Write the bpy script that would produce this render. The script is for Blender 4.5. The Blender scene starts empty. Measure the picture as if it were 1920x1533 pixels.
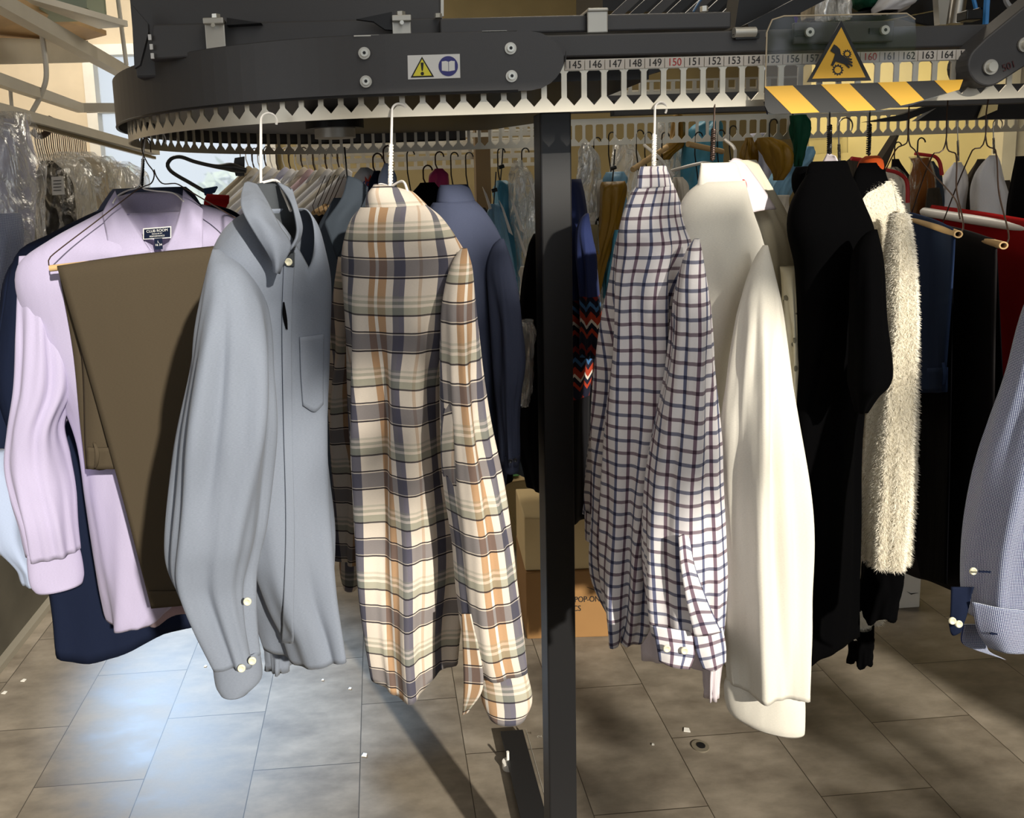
import bpy, bmesh, math, random
from mathutils import Vector, Matrix, noise
random.seed(7)
PI = math.pi
scene = bpy.context.scene
COL = scene.collection
# ------------------------------------------------------------------ camera
F, PX, PY, EYE = 1450.0, 794.4, 561.3, Vector((0, 0, 1.6))
YAW, PITCH, ROLL = math.radians(3.281), math.radians(8.117), math.radians(2.0586)
ROT = Matrix.Rotation(-YAW, 3, 'Z') @ Matrix.Rotation(PI/2 - PITCH, 3, 'X') @ Matrix.Rotation(-ROLL, 3, 'Z')
cd = bpy.data.cameras.new('camera'); cam = bpy.data.objects.new('camera', cd); COL.objects.link(cam)
cam.matrix_world = Matrix.Translation(EYE) @ ROT.to_4x4()
cd.sensor_width = 36; cd.lens = F/1920*36; cd.shift_x = (960-PX)/1920; cd.shift_y = -(766.5-PY)/1920
cd.clip_start = .05
scene.camera = cam
# ------------------------------------------------------------------ world, view
vs = scene.view_settings
vs.view_transform = 'Standard'; vs.look = 'None'; vs.gamma = 1; vs.use_curve_mapping = False; vs.exposure = 0.0
wd = bpy.data.worlds.new('sky'); scene.world = wd; wd.use_nodes = True
bg = wd.node_tree.nodes['Background']; bg.inputs[0].default_value = (.86, .93, 1, 1); bg.inputs[1].default_value = .95

def aim(o, target):
    o.rotation_euler = (Vector(target) - o.location).to_track_quat('-Z', 'Y').to_euler()
def area(name, loc, target, size, power, col=(1, 1, 1), sy=None):
    l = bpy.data.lights.new(name, 'AREA'); l.energy = power; l.color = col; l.size = size
    if sy: l.shape = 'RECTANGLE'; l.size_y = sy
    o = bpy.data.objects.new(name, l); COL.objects.link(o); o.location = loc; aim(o, target); return o
def spot(name, loc, target, deg, power, col=(1, 1, 1), blend=.6, radius=.05):
    l = bpy.data.lights.new(name, 'SPOT'); l.energy = power; l.color = col; l.spot_size = math.radians(deg)
    l.spot_blend = blend; l.shadow_soft_size = radius
    o = bpy.data.objects.new(name, l); COL.objects.link(o); o.location = loc; aim(o, target); return o
SUN = (-.42, 1, -.52)
# low sun coming through the shop front behind the camera
sl = bpy.data.lights.new('sun', 'SUN'); sl.energy = 5.4; sl.angle = math.radians(1.3); sl.color = (1, .93, .80)
sun = bpy.data.objects.new('sun', sl); COL.objects.link(sun); sun.location = (2, -4, 4)
sun.rotation_euler = Vector(SUN).to_track_quat('-Z', 'Y').to_euler()
area('front_left_fill', (-2.2, -.9, 2.0), (.1, 1.5, 1.1), 1.6, 13, (.93, .97, 1))  # added soft fill from the front left, lifts the blue grey sleeve
area('overhead_front', (.8, .2, 3.0), (.8, 1.4, .8), 1.2, 8, (1, .93, .82))  # warm area light under the ceiling, no fitting modelled
area('left_wall_fill', (-1.7, 4.0, 3.2), (-1.7, 4.6, 1.6), 1.0, 60, (1, .95, .86))  # added out-of-view fill that brightens the wall beside the window
area('overhead_back', (1.0, 3.4, 3.0), (1.0, 3.4, 0), 1.0, 26, (1, .9, .74))  # warm area light pointing straight down at the back, without a fixture
spot('daylight_pool', (-2.1, 5.2, 2.75), (-.53, 2.42, 0), 16, 1700, (.45, .68, 1), 1.0, .12)
spot('wall_spot', (2.7, 3.3, 2.5), (2.9, 4.3, 1.65), 95, 60, (1, .86, .52), .8, .1)  # bare warm spot aimed at the yellow partition

# ------------------------------------------------------------------ helpers
def S(h):
    if isinstance(h, str):
        h = h.lstrip('#'); c = [int(h[i:i+2], 16)/255 for i in (0, 2, 4)]
    else: c = [x/255 for x in h]
    return tuple(x/12.92 if x <= .04045 else ((x+.055)/1.055)**2.4 for x in c) + (1,)
def U(px, py, Y):
    d = ROT @ Vector(((px-PX)/F, -(py-PY)/F, -1)); return EYE + d*(Y/d.y)
def UF(px, py, z=0):
    d = ROT @ Vector(((px-PX)/F, -(py-PY)/F, -1)); return EYE + d*((z-EYE.z)/d.z)
def rebase(o):
    me = o.data; vs_ = [v.co for v in me.vertices]
    if not vs_: return
    c = Vector((sum(v.x for v in vs_)/len(vs_), sum(v.y for v in vs_)/len(vs_), min(v.z for v in vs_)))
    me.transform(Matrix.Translation(-c)); o.location = c
def setp(o, label=None, cat=None, group=None, kind=None):
    for k, v in (('label', label), ('category', cat), ('group', group), ('kind', kind)):
        if v: o[k] = v
    return o
def empty(name, loc, label, cat, group=None):
    o = bpy.data.objects.new(name, None); COL.objects.link(o); o.location = loc; o.empty_display_size = .05
    return setp(o, label, cat, group)
def attach(o, parent):
    if parent is not None:
        o.parent = parent
        if parent.parent is None: o.matrix_parent_inverse = Matrix.Translation(-parent.location)
    else: rebase(o)
def mesh(name, verts, faces, m, parent=None, uvs=None, smooth=True, solid=0, off=0, bevel=0):
    me = bpy.data.meshes.new(name); me.from_pydata([tuple(v) for v in verts], [], faces); me.materials.append(m)
    if uvs:
        ul = me.uv_layers.new(name='uv')
        for lp in me.loops: ul.data[lp.index].uv = uvs[lp.vertex_index] if not callable(uvs) else uvs(lp)
    if smooth:
        for p in me.polygons: p.use_smooth = True
    me.update()
    o = bpy.data.objects.new(name, me); COL.objects.link(o); attach(o, parent)
    if solid:
        s = o.modifiers.new('solid', 'SOLIDIFY'); s.thickness = solid; s.offset = off
    if bevel:
        b = o.modifiers.new('bevel', 'BEVEL'); b.width = bevel; b.segments = 2; b.limit_method = 'ANGLE'
        if smooth is False: pass
    return o
class MB:
    """collects solid shapes and links them as one mesh"""
    def __init__(s): s.v = []; s.f = []
    def add(s, v, f):
        n = len(s.v); s.v += [Vector(x) for x in v]; s.f += [[i+n for i in q] for q in f]; return s
    def box(s, c, d, rot=None):
        c = Vector(c); x, y, z = (k/2 for k in d)
        P = [Vector((i*x, j*y, k*z)) for i in (-1, 1) for j in (-1, 1) for k in (-1, 1)]
        if rot is not None: P = [rot @ p for p in P]
        return s.add([p+c for p in P], [(0,1,3,2),(4,6,7,5),(0,4,5,1),(2,3,7,6),(0,2,6,4),(1,5,7,3)])
    def prism(s, poly, vec):
        n = len(poly); vec = Vector(vec)
        P = [Vector(p) for p in poly]; Q = [p+vec for p in P]
        return s.add(P+Q, [tuple(range(n))[::-1], tuple(range(n, 2*n))] + [(i, (i+1) % n, (i+1) % n+n, i+n) for i in range(n)])
    def bar(s, a, b, w, h, up=(0, 0, 1)):
        a, b = Vector(a), Vector(b); d = (b-a).normalized(); sd = d.cross(Vector(up)).normalized(); u = sd.cross(d)
        P = [p+sd*i*w/2+u*j*h/2 for p in (a, b) for i, j in ((-1,-1),(1,-1),(1,1),(-1,1))]
        return s.add(P, [(3,2,1,0),(4,5,6,7),(0,1,5,4),(1,2,6,5),(2,3,7,6),(3,0,4,7)])
    def tube(s, pts, r, n=8, closed=False):
        pts = [Vector(p) for p in pts]; L = len(pts)
        R = r if isinstance(r, (list, tuple)) else [r]*L
        prev = None; V = []
        for i, p in enumerate(pts):
            a = pts[i-1] if (i > 0 or closed) else p; b = pts[(i+1) % L] if (i < L-1 or closed) else p
            t = (b-a).normalized()
            if prev is None: prev = t.orthogonal().normalized()
            u = (prev - t*prev.dot(t)).normalized(); prev = u; w = t.cross(u)
            V += [p + (u*math.cos(2*PI*k/n) + w*math.sin(2*PI*k/n))*R[i] for k in range(n)]
        Fc = []
        for i in range(L if closed else L-1):
            j = (i+1) % L
            Fc += [(i*n+k, i*n+(k+1) % n, j*n+(k+1) % n, j*n+k) for k in range(n)]
        if not closed: Fc += [tuple(range(n))[::-1], tuple(range((L-1)*n, L*n))]
        return s.add(V, Fc)
    def cyl(s, a, b, r, n=20, r2=None): return s.tube([a, b], [r, r if r2 is None else r2], n)
    def build(s, name, m, parent=None, smooth=False, bevel=0):
        o = mesh(name, s.v, s.f, m, parent, smooth=smooth, bevel=bevel)
        if smooth:
            try: o.data.set_sharp_from_angle(angle=math.radians(40))
            except Exception: pass
        return o
def cr(pts, n):
    """Catmull-Rom through tuples, n samples"""
    P = [Vector(p) if len(p) <= 4 else p for p in pts]; L = len(pts); out = []
    D = [0]
    for i in range(1, L): D.append(D[-1] + max(1e-6, math.sqrt(sum((pts[i][k]-pts[i-1][k])**2 for k in range(min(3, len(pts[i])))))))
    for s in range(n):
        t = D[-1]*s/(n-1); i = 0
        while i < L-2 and D[i+1] < t: i += 1
        u = (t-D[i])/(D[i+1]-D[i])
        p1, p2 = pts[i], pts[i+1]; p0 = pts[max(0, i-1)]; p3 = pts[min(L-1, i+2)]
        h = D[i+1]-D[i]; h0 = (D[i]-D[i-1]) if i > 0 else h; h2 = (D[i+2]-D[i+1]) if i < L-2 else h
        o = []
        for k in range(len(p1)):
            m1 = (p2[k]-p0[k])/(h+h0) if i > 0 else (p2[k]-p1[k])/h
            m2 = (p3[k]-p1[k])/(h+h2) if i < L-2 else (p2[k]-p1[k])/h
            u2, u3 = u*u, u*u*u
            o.append((2*u3-3*u2+1)*p1[k] + (u3-2*u2+u)*h*m1 + (-2*u3+3*u2)*p2[k] + (u3-u2)*h*m2)
        out.append(tuple(o))
    return out
def smooth_path(pts, n=24): return [Vector(p) for p in cr([tuple(p) for p in pts], n)]

# ------------------------------------------------------------------ cloth
SURF = {}
def loft(name, rows, m, parent=None, phi=0, b=.05, folds=((.006, 7, 0, 1), (.003, 13, 2, 2)), N=60, M=72, env=(.0, .35),
         hem=None, cap=True, solid=.0022, seed=0, sq=1.0, top=None, v0=0.0, u0=0.0, rough=.003, dome=None):
    """cloth tube. rows: (py, xl, xr, Y[, b]) outline at a real distance Y; phi turns the wide axis in plan (deg, + = right end farther)"""
    rr = [tuple(r) if len(r) == 5 else tuple(r)+(b,) for r in rows]
    R = cr([(r[0], r[1], r[2], r[3]*300, r[4]*300) for r in rr], N)
    ph = math.radians(phi); V = []; UV = []; vlen = v0; pc = None
    sd = Vector((seed*3.1+.5, seed*1.7, 0))
    for i, (py, xl, xr, Y, bb) in enumerate(R):
        Y /= 300; bb /= 300; t = i/(N-1)
        A, B = U(xl, py, Y), U(xr, py, Y); c = (A+B)/2
        al = math.atan2(c.x, c.y); p = Vector((math.cos(al), -math.sin(al), 0)); q = Vector((math.sin(al), math.cos(al), 0))
        w = max(.004, (B-A).dot(p)/2); bb = min(bb, w*1.6 if abs(phi) < 20 else bb)
        a = math.sqrt(max((w*.35)**2, w*w-(bb*math.sin(ph))**2))/math.cos(ph)
        MA = p*math.cos(ph)+q*math.sin(ph); MBd = -p*math.sin(ph)+q*math.cos(ph)
        e = 0 if t < env[0] else min(1, (t-env[0])/max(1e-4, env[1]-env[0])); e = e*e*(3-2*e)
        if dome and t < dome[0]:
            s_ = max(.02, t/dome[0]); kk_ = math.sqrt(s_*(2-s_)); c = c + p*(w*dome[1]*(1-kk_)); a *= kk_; bb *= kk_
        if pc is not None: vlen += (c-pc).length
        pc = c; ring = []
        for k in range(M+1):
            th = 2*PI*k/M + PI/2            # seam away from the camera
            ct, st = math.cos(th), math.sin(th)
            x = a*math.copysign(abs(ct)**sq, ct); y = bb*math.copysign(abs(st)**sq, st)
            n = Vector((ct/max(a, .01), st/max(bb, .01), 0)).normalized()
            d = 0
            for (am, kk, p0, dr) in folds:
                s_ = math.sin(kk*th + p0 + dr*t*2 + 1.2*noise.noise(Vector((ct*1.3, st*1.3, t*2))+sd))
                d += am*e*(s_*abs(s_)**.3)*(.55+1.3*noise.noise(Vector((ct*1.7+kk, st*1.7, t*2.5))+sd))
            d += rough*noise.noise(Vector((x*9, y*9, c.z*5))+sd*2)*(.3+e)
            z = 0
            if hem and t > .5: z -= hem(ct, st)*((t-.5)/.5)**2
            if top and t < .5: z += top(ct, st)*((.5-t)/.5)**2
            ring.append(c + MA*(x+n.x*d) + MBd*(y+n.y*d) + Vector((0, 0, z)))
        us = [0]
        for k in range(M): us.append(us[-1]+(ring[k+1]-ring[k]).length)
        mid = us[M//2]
        V += ring; UV += [(us[k]-mid+u0, -vlen+(ring[k].z-c.z)) for k in range(M+1)]
    W = M+1
    Fc = [(i*W+k, (i+1)*W+k, (i+1)*W+k+1, i*W+k+1) for i in range(N-1) for k in range(M)]
    if cap: Fc.append(tuple(range(M)))
    return mesh(name, V, Fc, m, parent, uvs=UV, solid=solid, off=-1)
def sheet(name, rows, m, parent=None, N=24, M=16, solid=.002, off=0, wav=None, px=True, uv0=(0, 0), rot=False):
    """cloth or panel through a net of points (px, py, Y)"""
    G = [[U(*p) if px else Vector(p) for p in r] for r in rows]
    G = [cr([tuple(p) for p in r], M) for r in G]
    cols = [cr([r[k] for r in G], N) for k in range(M)]
    V = []; UV = []
    ulen = [0]
    mi = N//2
    for k in range(1, M): ulen.append(ulen[-1]+(Vector(cols[k][mi])-Vector(cols[k-1][mi])).length)
    vl = [[0] for k in range(M)]
    for k in range(M):
        for i in range(1, N): vl[k].append(vl[k][-1]+(Vector(cols[k][i])-Vector(cols[k][i-1])).length)
    for i in range(N):
        for k in range(M):
            p = Vector(cols[k][i])
            if wav: p = p + Vector(wav(k/(M-1), i/(N-1)))
            V.append(p); uv = (ulen[k]+uv0[0], -vl[k][i]+uv0[1]); UV.append((uv[1], uv[0]) if rot else uv)
    Fc = [(i*M+k, i*M+k+1, (i+1)*M+k+1, (i+1)*M+k) for i in range(N-1) for k in range(M-1)]
    return mesh(name, V, Fc, m, parent, uvs=UV, solid=solid, off=off)
from mathutils.bvhtree import BVHTree
def bvh(*objs):
    V = []; Fc = []
    for o in objs:
        n = len(V); off_ = o.matrix_parent_inverse.translation if o.parent is None else Vector((0, 0, 0))
        V += [v.co.copy() + (o.location if o.parent is None else Vector((0, 0, 0))) for v in o.data.vertices]; Fc += [[i+n for i in p.vertices] for p in o.data.polygons]
    return BVHTree.FromPolygons(V, Fc)
def hit(tree, x, y, lift=0.0, fb=None):
    d = (ROT @ Vector(((x-PX)/F, -(y-PY)/F, -1))).normalized(); r = tree.ray_cast(EYE, d)
    if r[0] is None: return U(x, y, fb) if fb else None
    return r[0]-d*lift
def decal(name, rows, tree, m, parent, lift=.003, fb=1.1, N=16, M=10, solid=.002, **k):
    """cloth piece sewn on a surface: rows of pixel points dropped on it"""
    G_ = [cr([tuple(map(float, p))+(0.0,) for p in r], M) for r in rows]; cols = [cr([r[j] for r in G_], N) for j in range(M)]
    R = [[tuple(hit(tree, cols[j][i][0], cols[j][i][1], lift, fb)) for j in range(M)] for i in range(N)]
    return sheet(name, R, m, parent, N=N, M=M, solid=solid, px=False, **k)
def button(pos, r, m, parent, nrm=(0, -1, 0)):
    n = Vector(nrm).normalized(); pos = Vector(pos); u = n.orthogonal().normalized(); w = n.cross(u)
    prof = [(r*.0, .0012), (r*.55, .0012), (r*.7, .0022), (r*.92, .0022), (r, .001), (r, 0)]
    K = 14; V = [pos+n*prof[0][1]]; Fc = []
    for (rad, h) in prof[1:]: V += [pos+n*h+(u*math.cos(2*PI*k/K)+w*math.sin(2*PI*k/K))*rad for k in range(K)]
    Fc += [(0, 1+k, 1+(k+1) % K) for k in range(K)]
    for j in range(len(prof)-2): Fc += [(1+j*K+k, 1+(j+1)*K+k, 1+(j+1)*K+(k+1) % K, 1+j*K+(k+1) % K) for k in range(K)]
    return mesh('button', V, Fc, m, parent)
def wire(name, pts, r, m, parent=None, n=6, px=True, N=0):
    P = [U(*p) if px else Vector(p) for p in pts]
    if N: P = smooth_path(P, N)
    mb = MB(); mb.tube(P, r, n); return mb.build(name, m, parent, smooth=True)
def twist(a, b, r, turns=7, n=60):
    a, b = Vector(a), Vector(b); d = (b-a).normalized(); u = d.orthogonal().normalized(); w = d.cross(u); out = []
    for s in (0, PI):
        out.append([a.lerp(b, i/n)+(u*math.cos(turns*2*PI*i/n+s)+w*math.sin(turns*2*PI*i/n+s))*r for i in range(n+1)])
    return out
def copy_tree(o, parent=None):
    c = o.copy(); COL.objects.link(c)
    if parent is not None: c.parent = parent
    for ch in list(o.children): copy_tree(ch, c)
    return c
def text_mesh(name, s, size, m, parent, origin, right, up, align='CENTER', ext=.0002, width=1.0):
    cu = bpy.data.curves.new(name, 'FONT'); cu.body = s; cu.size = size; cu.align_x = align; cu.align_y = 'CENTER'; cu.extrude = ext
    t = bpy.data.objects.new(name+'_tmp', cu); COL.objects.link(t)
    dg = bpy.context.evaluated_depsgraph_get(); dg.update()
    me = bpy.data.meshes.new_from_object(t.evaluated_get(dg)); bpy.data.objects.remove(t)
    right = Vector(right).normalized(); up = Vector(up).normalized(); n = right.cross(up)
    M4 = Matrix((right*width, up, n)).transposed().to_4x4(); M4.translation = Vector(origin); me.transform(M4)
    me.materials.clear(); me.materials.append(m); me.name = name
    o = bpy.data.objects.new(name, me); COL.objects.link(o); attach(o, parent); return o

# ------------------------------------------------------------------ materials
def base(name):
    m = bpy.data.materials.new(name); m.use_nodes = True; nt = m.node_tree; b = nt.nodes['Principled BSDF']; return m, nt, b
def nd(nt, t, **k):
    n = nt.nodes.new(t)
    for a, v in k.items():
        if a.startswith('i'): n.inputs[int(a[1:])].default_value = v
        else: setattr(n, a, v)
    return n
def mathn(nt, op, a, b=None, c=None):
    n = nt.nodes.new('ShaderNodeMath'); n.operation = op
    for i, x in enumerate((a, b, c)):
        if x is None: continue
        if isinstance(x, (int, float)): n.inputs[i].default_value = x
        else: nt.links.new(x, n.inputs[i])
    return n.outputs[0]
def ramp(nt, fac, stops, const=False):
    r = nt.nodes.new('ShaderNodeValToRGB'); cr_ = r.color_ramp
    if const: cr_.interpolation = 'CONSTANT'
    while len(cr_.elements) < len(stops): cr_.elements.new(.5)
    for e, (p, c) in zip(cr_.elements, stops): e.position = p; e.color = c
    nt.links.new(fac, r.inputs[0]); return r
def mixc(nt, f, a, b, blend='MIX'):
    n = nt.nodes.new('ShaderNodeMix'); n.data_type = 'RGBA'; n.blend_type = blend
    for i, x in ((0, f), (6, a), (7, b)):
        if isinstance(x, (int, float, tuple)): n.inputs[i].default_value = x
        else: nt.links.new(x, n.inputs[i])
    return n.outputs[2]
def bumpn(nt, b, scale, strength, dist=.002, stretch=(1, 1, 1), detail=3):
    tc = nd(nt, 'ShaderNodeTexCoord'); mp = nd(nt, 'ShaderNodeMapping'); mp.inputs['Scale'].default_value = stretch
    nz = nd(nt, 'ShaderNodeTexNoise'); nz.inputs['Scale'].default_value = scale; nz.inputs['Detail'].default_value = detail
    nt.links.new(tc.outputs['Object'], mp.inputs[0]); nt.links.new(mp.outputs[0], nz.inputs['Vector'])
    bp = nd(nt, 'ShaderNodeBump'); bp.inputs['Strength'].default_value = strength; bp.inputs['Distance'].default_value = dist
    nt.links.new(nz.outputs[0], bp.inputs['Height']); nt.links.new(bp.outputs[0], b.inputs['Normal']); return nz
def plain(name, col, rough=.5, metal=0, bump=0, bs=60, var=0, spec=.5, coat=0):
    m, nt, b = base(name); b.inputs['Base Color'].default_value = S(col); b.inputs['Roughness'].default_value = rough
    b.inputs['Metallic'].default_value = metal; b.inputs['Specular IOR Level'].default_value = spec
    if coat: b.inputs['Coat Weight'].default_value = coat
    nz = bumpn(nt, b, bs, bump, .001) if bump else None
    if var:
        nz2 = nd(nt, 'ShaderNodeTexNoise'); nz2.inputs['Scale'].default_value = 6; nz2.inputs['Detail'].default_value = 5
        tc = nd(nt, 'ShaderNodeTexCoord'); nt.links.new(tc.outputs['Object'], nz2.inputs['Vector'])
        c = S(col); r = ramp(nt, nz2.outputs[0], [(.3, tuple(x*(1-var) for x in c[:3])+(1,)), (.7, tuple(min(1, x*(1+var)) for x in c[:3])+(1,))])
        nt.links.new(r.outputs[0], b.inputs['Base Color'])
    return m
def fabric(name, col, rough=.85, sheen=.06, weave=.25, wr=.45, trans=0, pattern=None, spec=.15, wavescale=1):
    """woven cloth: slubby thread variation + soft creases"""
    m, nt, b = base(name)
    if pattern is None and sum(S(col)[:3]) < .35: sheen, spec = 0, .04
    b.inputs['Roughness'].default_value = rough; b.inputs['Specular IOR Level'].default_value = spec
    b.inputs['Sheen Weight'].default_value = sheen; b.inputs['Sheen Roughness'].default_value = .5
    tc = nd(nt, 'ShaderNodeTexCoord'); mp = nd(nt, 'ShaderNodeMapping'); mp.inputs['Scale'].default_value = (260, 1700, 1)
    n1 = nd(nt, 'ShaderNodeTexNoise'); n1.inputs['Scale'].default_value = 1; n1.inputs['Detail'].default_value = 2
    nt.links.new(tc.outputs['UV'], mp.inputs[0]); nt.links.new(mp.outputs[0], n1.inputs['Vector'])
    c0 = pattern(nt, tc.outputs['UV']) if pattern else S(col)
    f = ramp(nt, n1.outputs[0], [(.3, (1-weave*.5,)*3+(1,)), (.7, (1, 1, 1, 1))])
    nt.links.new(mixc(nt, 1.0, c0, f.outputs[0], 'MULTIPLY'), b.inputs['Base Color'])
    mp2 = nd(nt, 'ShaderNodeMapping'); mp2.inputs['Scale'].default_value = (16*wavescale, 16*wavescale, 5*wavescale)
    n2 = nd(nt, 'ShaderNodeTexNoise'); n2.inputs['Scale'].default_value = 1; n2.inputs['Detail'].default_value = 2
    nt.links.new(tc.outputs['Object'], mp2.inputs[0]); nt.links.new(mp2.outputs[0], n2.inputs['Vector'])
    bp = nd(nt, 'ShaderNodeBump'); bp.inputs['Strength'].default_value = wr; bp.inputs['Distance'].default_value = .012
    nt.links.new(n2.outputs[0], bp.inputs['Height']); nt.links.new(bp.outputs[0], b.inputs['Normal'])
    return m
def uvsep(nt, uv):
    s = nd(nt, 'ShaderNodeSeparateXYZ'); nt.links.new(uv, s.inputs[0]); return s.outputs[0], s.outputs[1]
def fr(nt, x, per, off=0): return mathn(nt, 'FRACT', mathn(nt, 'ADD', mathn(nt, 'DIVIDE', x, per), off+50))
def plaid_pattern(nt, uv):
    u, v = uvsep(nt, uv); N0 = (0, 0, 0, 0)
    OR, CR, SL, NV, DK, SG = S('#b5895c'), S('#efe6da'), S('#4d4e62'), S('#232a58'), S('#2a2530'), S('#9fa493')
    a = lambda c, k: c[:3]+(k,)
    ru = ramp(nt, fr(nt, u, .15, .12), [(0, N0), (.10, a(OR, .85)), (.17, a(CR, .8)), (.205, a(OR, .85)), (.29, N0), (.36, a(SL, .85)), (.42, a(NV, .8)), (.47, N0), (.60, a(OR, .45)), (.63, N0), (.78, a(SL, .9)), (.88, N0)], True)
    rv = ramp(nt, fr(nt, v, .105), [(0, a(DK, .95)), (.02, a(CR, .7)), (.035, a(SL, .72)), (.25, a(CR, .7)), (.265, a(DK, .95)), (.285, N0), (.50, a(DK, .9)), (.52, a(SG, .7)), (.62, a(CR, .7)), (.66, a(SG, .55)), (.70, a(CR, .5)), (.74, a(SG, .35)), (.77, N0)], True)
    c = mixc(nt, ru.outputs[1], S('#e2d6c8'), ru.outputs[0])
    c2 = mixc(nt, rv.outputs[1], (1, 1, 1, 1), rv.outputs[0])
    c3 = mixc(nt, rv.outputs[1], c, rv.outputs[0])
    return mixc(nt, .45, c3, mixc(nt, 1.0, c, c2, 'MULTIPLY'))
def check_pattern(nt, uv):
    u, v = uvsep(nt, uv); N0 = (0, 0, 0, 0); NV = S('#33406f')[:3]; PL = S('#5d3a55')[:3]
    st = lambda k: [(0, NV+(k,)), (.13, N0), (.5, PL+(k,)), (.63, N0)]
    ru = ramp(nt, fr(nt, u, .038), st(.86), True); rv = ramp(nt, fr(nt, v, .040), st(.78), True)
    c = mixc(nt, ru.outputs[1], S('#e6e2e4'), ru.outputs[0])
    return mixc(nt, 1.0, c, mixc(nt, rv.outputs[1], (1, 1, 1, 1), rv.outputs[0]), 'MULTIPLY')
def dot_pattern(nt, uv):
    u, v = uvsep(nt, uv)
    a = mathn(nt, 'SINE', mathn(nt, 'MULTIPLY', mathn(nt, 'ADD', u, v), 2*PI/.0042)); b = mathn(nt, 'SINE', mathn(nt, 'MULTIPLY', mathn(nt, 'SUBTRACT', u, v), 2*PI/.0042))
    f = mathn(nt, 'GREATER_THAN', mathn(nt, 'MULTIPLY', a, b), .12)
    return mixc(nt, f, S('#2b3560'), S('#cdd4e6'))
def aztec_pattern(nt, uv):
    u, v = uvsep(nt, uv)
    tri = mathn(nt, 'MULTIPLY', mathn(nt, 'PINGPONG', u, .016), 1.0)
    w = mathn(nt, 'ADD', v, tri)
    r = ramp(nt, fr(nt, w, .12), [(0, S('#181a2c')), (.12, S('#a63a24')), (.2, S('#16182a')), (.3, S('#d8cfc4')), (.36, S('#a63a24')), (.5, S('#1c1526')), (.6, S('#3f6b9a')), (.68, S('#15172a')), (.8, S('#7c2420')), (.9, S('#15172a'))], True)
    top = mathn(nt, 'GREATER_THAN', v, -.27); bot = mathn(nt, 'LESS_THAN', v, -.50)
    c = mixc(nt, top, r.outputs[0], S('#26305a')); return mixc(nt, bot, c, S('#0b0b10'))
def wavy_pattern(col1, col2, per):
    def p(nt, uv):
        u, v = uvsep(nt, uv); r = ramp(nt, fr(nt, u, per), [(0, S(col1)), (.8, S(col2))], True); return r.outputs[0]
    return p
M = {}
M['steel_dark'] = plain('charcoal_powder_coat', '#4a494a', .48, .2, .15, 900)
M['steel_black'] = plain('black_painted_steel', '#1c1c1e', .4, .2, .1, 900)
M['post'] = plain('post_black_paint', '#1f1f21', .42, .1, .1, 900)
M['zinc'] = plain('zinc_plate', '#c9c6bd', .42, .55, .08, 30, .12)
M['bolt'] = plain('bright_bolt_zinc', '#d8d6cc', .3, .6)
M['alu'] = plain('white_coated_steel_bar', '#d9d4c8', .45, .1, .05, 20, .08)
M['chrome'] = plain('chrome_wire', '#9c9890', .3, .9)
M['wire_brown'] = plain('bronze_coated_wire', '#4a3a32', .4, .5)
M['wire_white'] = plain('white_plastic_coated_wire', '#ebe7e2', .35)
M['wire_black'] = plain('black_plastic', '#0d0d0e', .4)
M['tube_card'] = plain('kraft_cardboard_tube', '#c9a877', .8, 0, .2, 80)
M['button'] = plain('pearl_button', '#e9e4c8', .25, coat=.4)
M['button_dark'] = plain('dark_button', '#23252c', .3)
M['yellow'] = plain('warning_yellow', '#e2ae2c', .45); M['lemon'] = plain('sticker_lemon_yellow', '#efe33a', .4)
M['black'] = plain('sign_black', '#121212', .45); M['white'] = plain('sticker_white', '#ecebe8', .4)
M['blue_sign'] = plain('sticker_indigo', '#32307f', .4)
M['red'] = plain('label_red', '#b3282a', .5); M['ink'] = plain('printed_black_ink', '#1e1b1b', .6)
M['label'] = plain('number_label_film', '#cfc7bd', .5)
M['plaster'] = plain('beige_plaster_wall', '#cfbfa4', .85, 0, .2, 30, .06)
M['olive_wall'] = plain('olive_beige_wall', '#8f7f58', .85, 0, .2, 30, .08)
M['yellow_wall'] = plain('pale_yellow_wall', '#e0cf98', .85, 0, .15, 30, .05)
M['ceiling'] = plain('ceiling_paint', '#b9b09c', .9, 0, .2, 20, .05)
M['wood'] = plain('plywood_shelf', '#d6b486', .7, 0, .2, 8, .15)
M['panel'] = plain('dark_wall_panel', '#4e4a41', .6, 0, .4, 25, .2)
M['carton'] = plain('brown_corrugated_cardboard', '#8f6a3e', .8, 0, .15, 60, .06)
M['carton_lid'] = plain('buff_carton_lid', '#cbb487', .8, 0, .15, 60, .05)
M['carton_cream'] = plain('cream_printed_carton', '#a89a74', .8, 0, .15, 60, .05)
M['green_ink'] = plain('green_print', '#3f7a3a', .7)
M['paper'] = plain('white_paper', '#e6e3dc', .8)
# cloths
M['lavender'] = fabric('lavender_poplin', '#b9b1d0'); M['lavender_in'] = fabric('lavender_collar_stand', '#b3abc6', weave=.5)
M['pink'] = fabric('dusty_pink_cotton', '#b79fa8')
M['skyblue'] = fabric('pale_blue_oxford', '#aebcd9')
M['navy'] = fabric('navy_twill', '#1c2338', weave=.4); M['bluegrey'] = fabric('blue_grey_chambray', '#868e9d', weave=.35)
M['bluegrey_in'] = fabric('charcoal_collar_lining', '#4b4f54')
M['olive'] = fabric('olive_brown_twill', '#50473a', .8, weave=.3, wr=.12)
M['slate'] = fabric('dark_slate_cotton', '#3c434c')
M['plaid'] = fabric('plaid_flannel', '#ffffff', weave=.15, pattern=plaid_pattern, wr=.35)
M['check'] = fabric('windowpane_check_poplin', '#ffffff', weave=.1, pattern=check_pattern, wr=.35)
M['dots'] = fabric('navy_dobby_dot', '#ffffff', weave=.1, pattern=dot_pattern, wr=.3)
M['slate_navy'] = fabric('slate_navy_poplin', '#4c5268')
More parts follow.
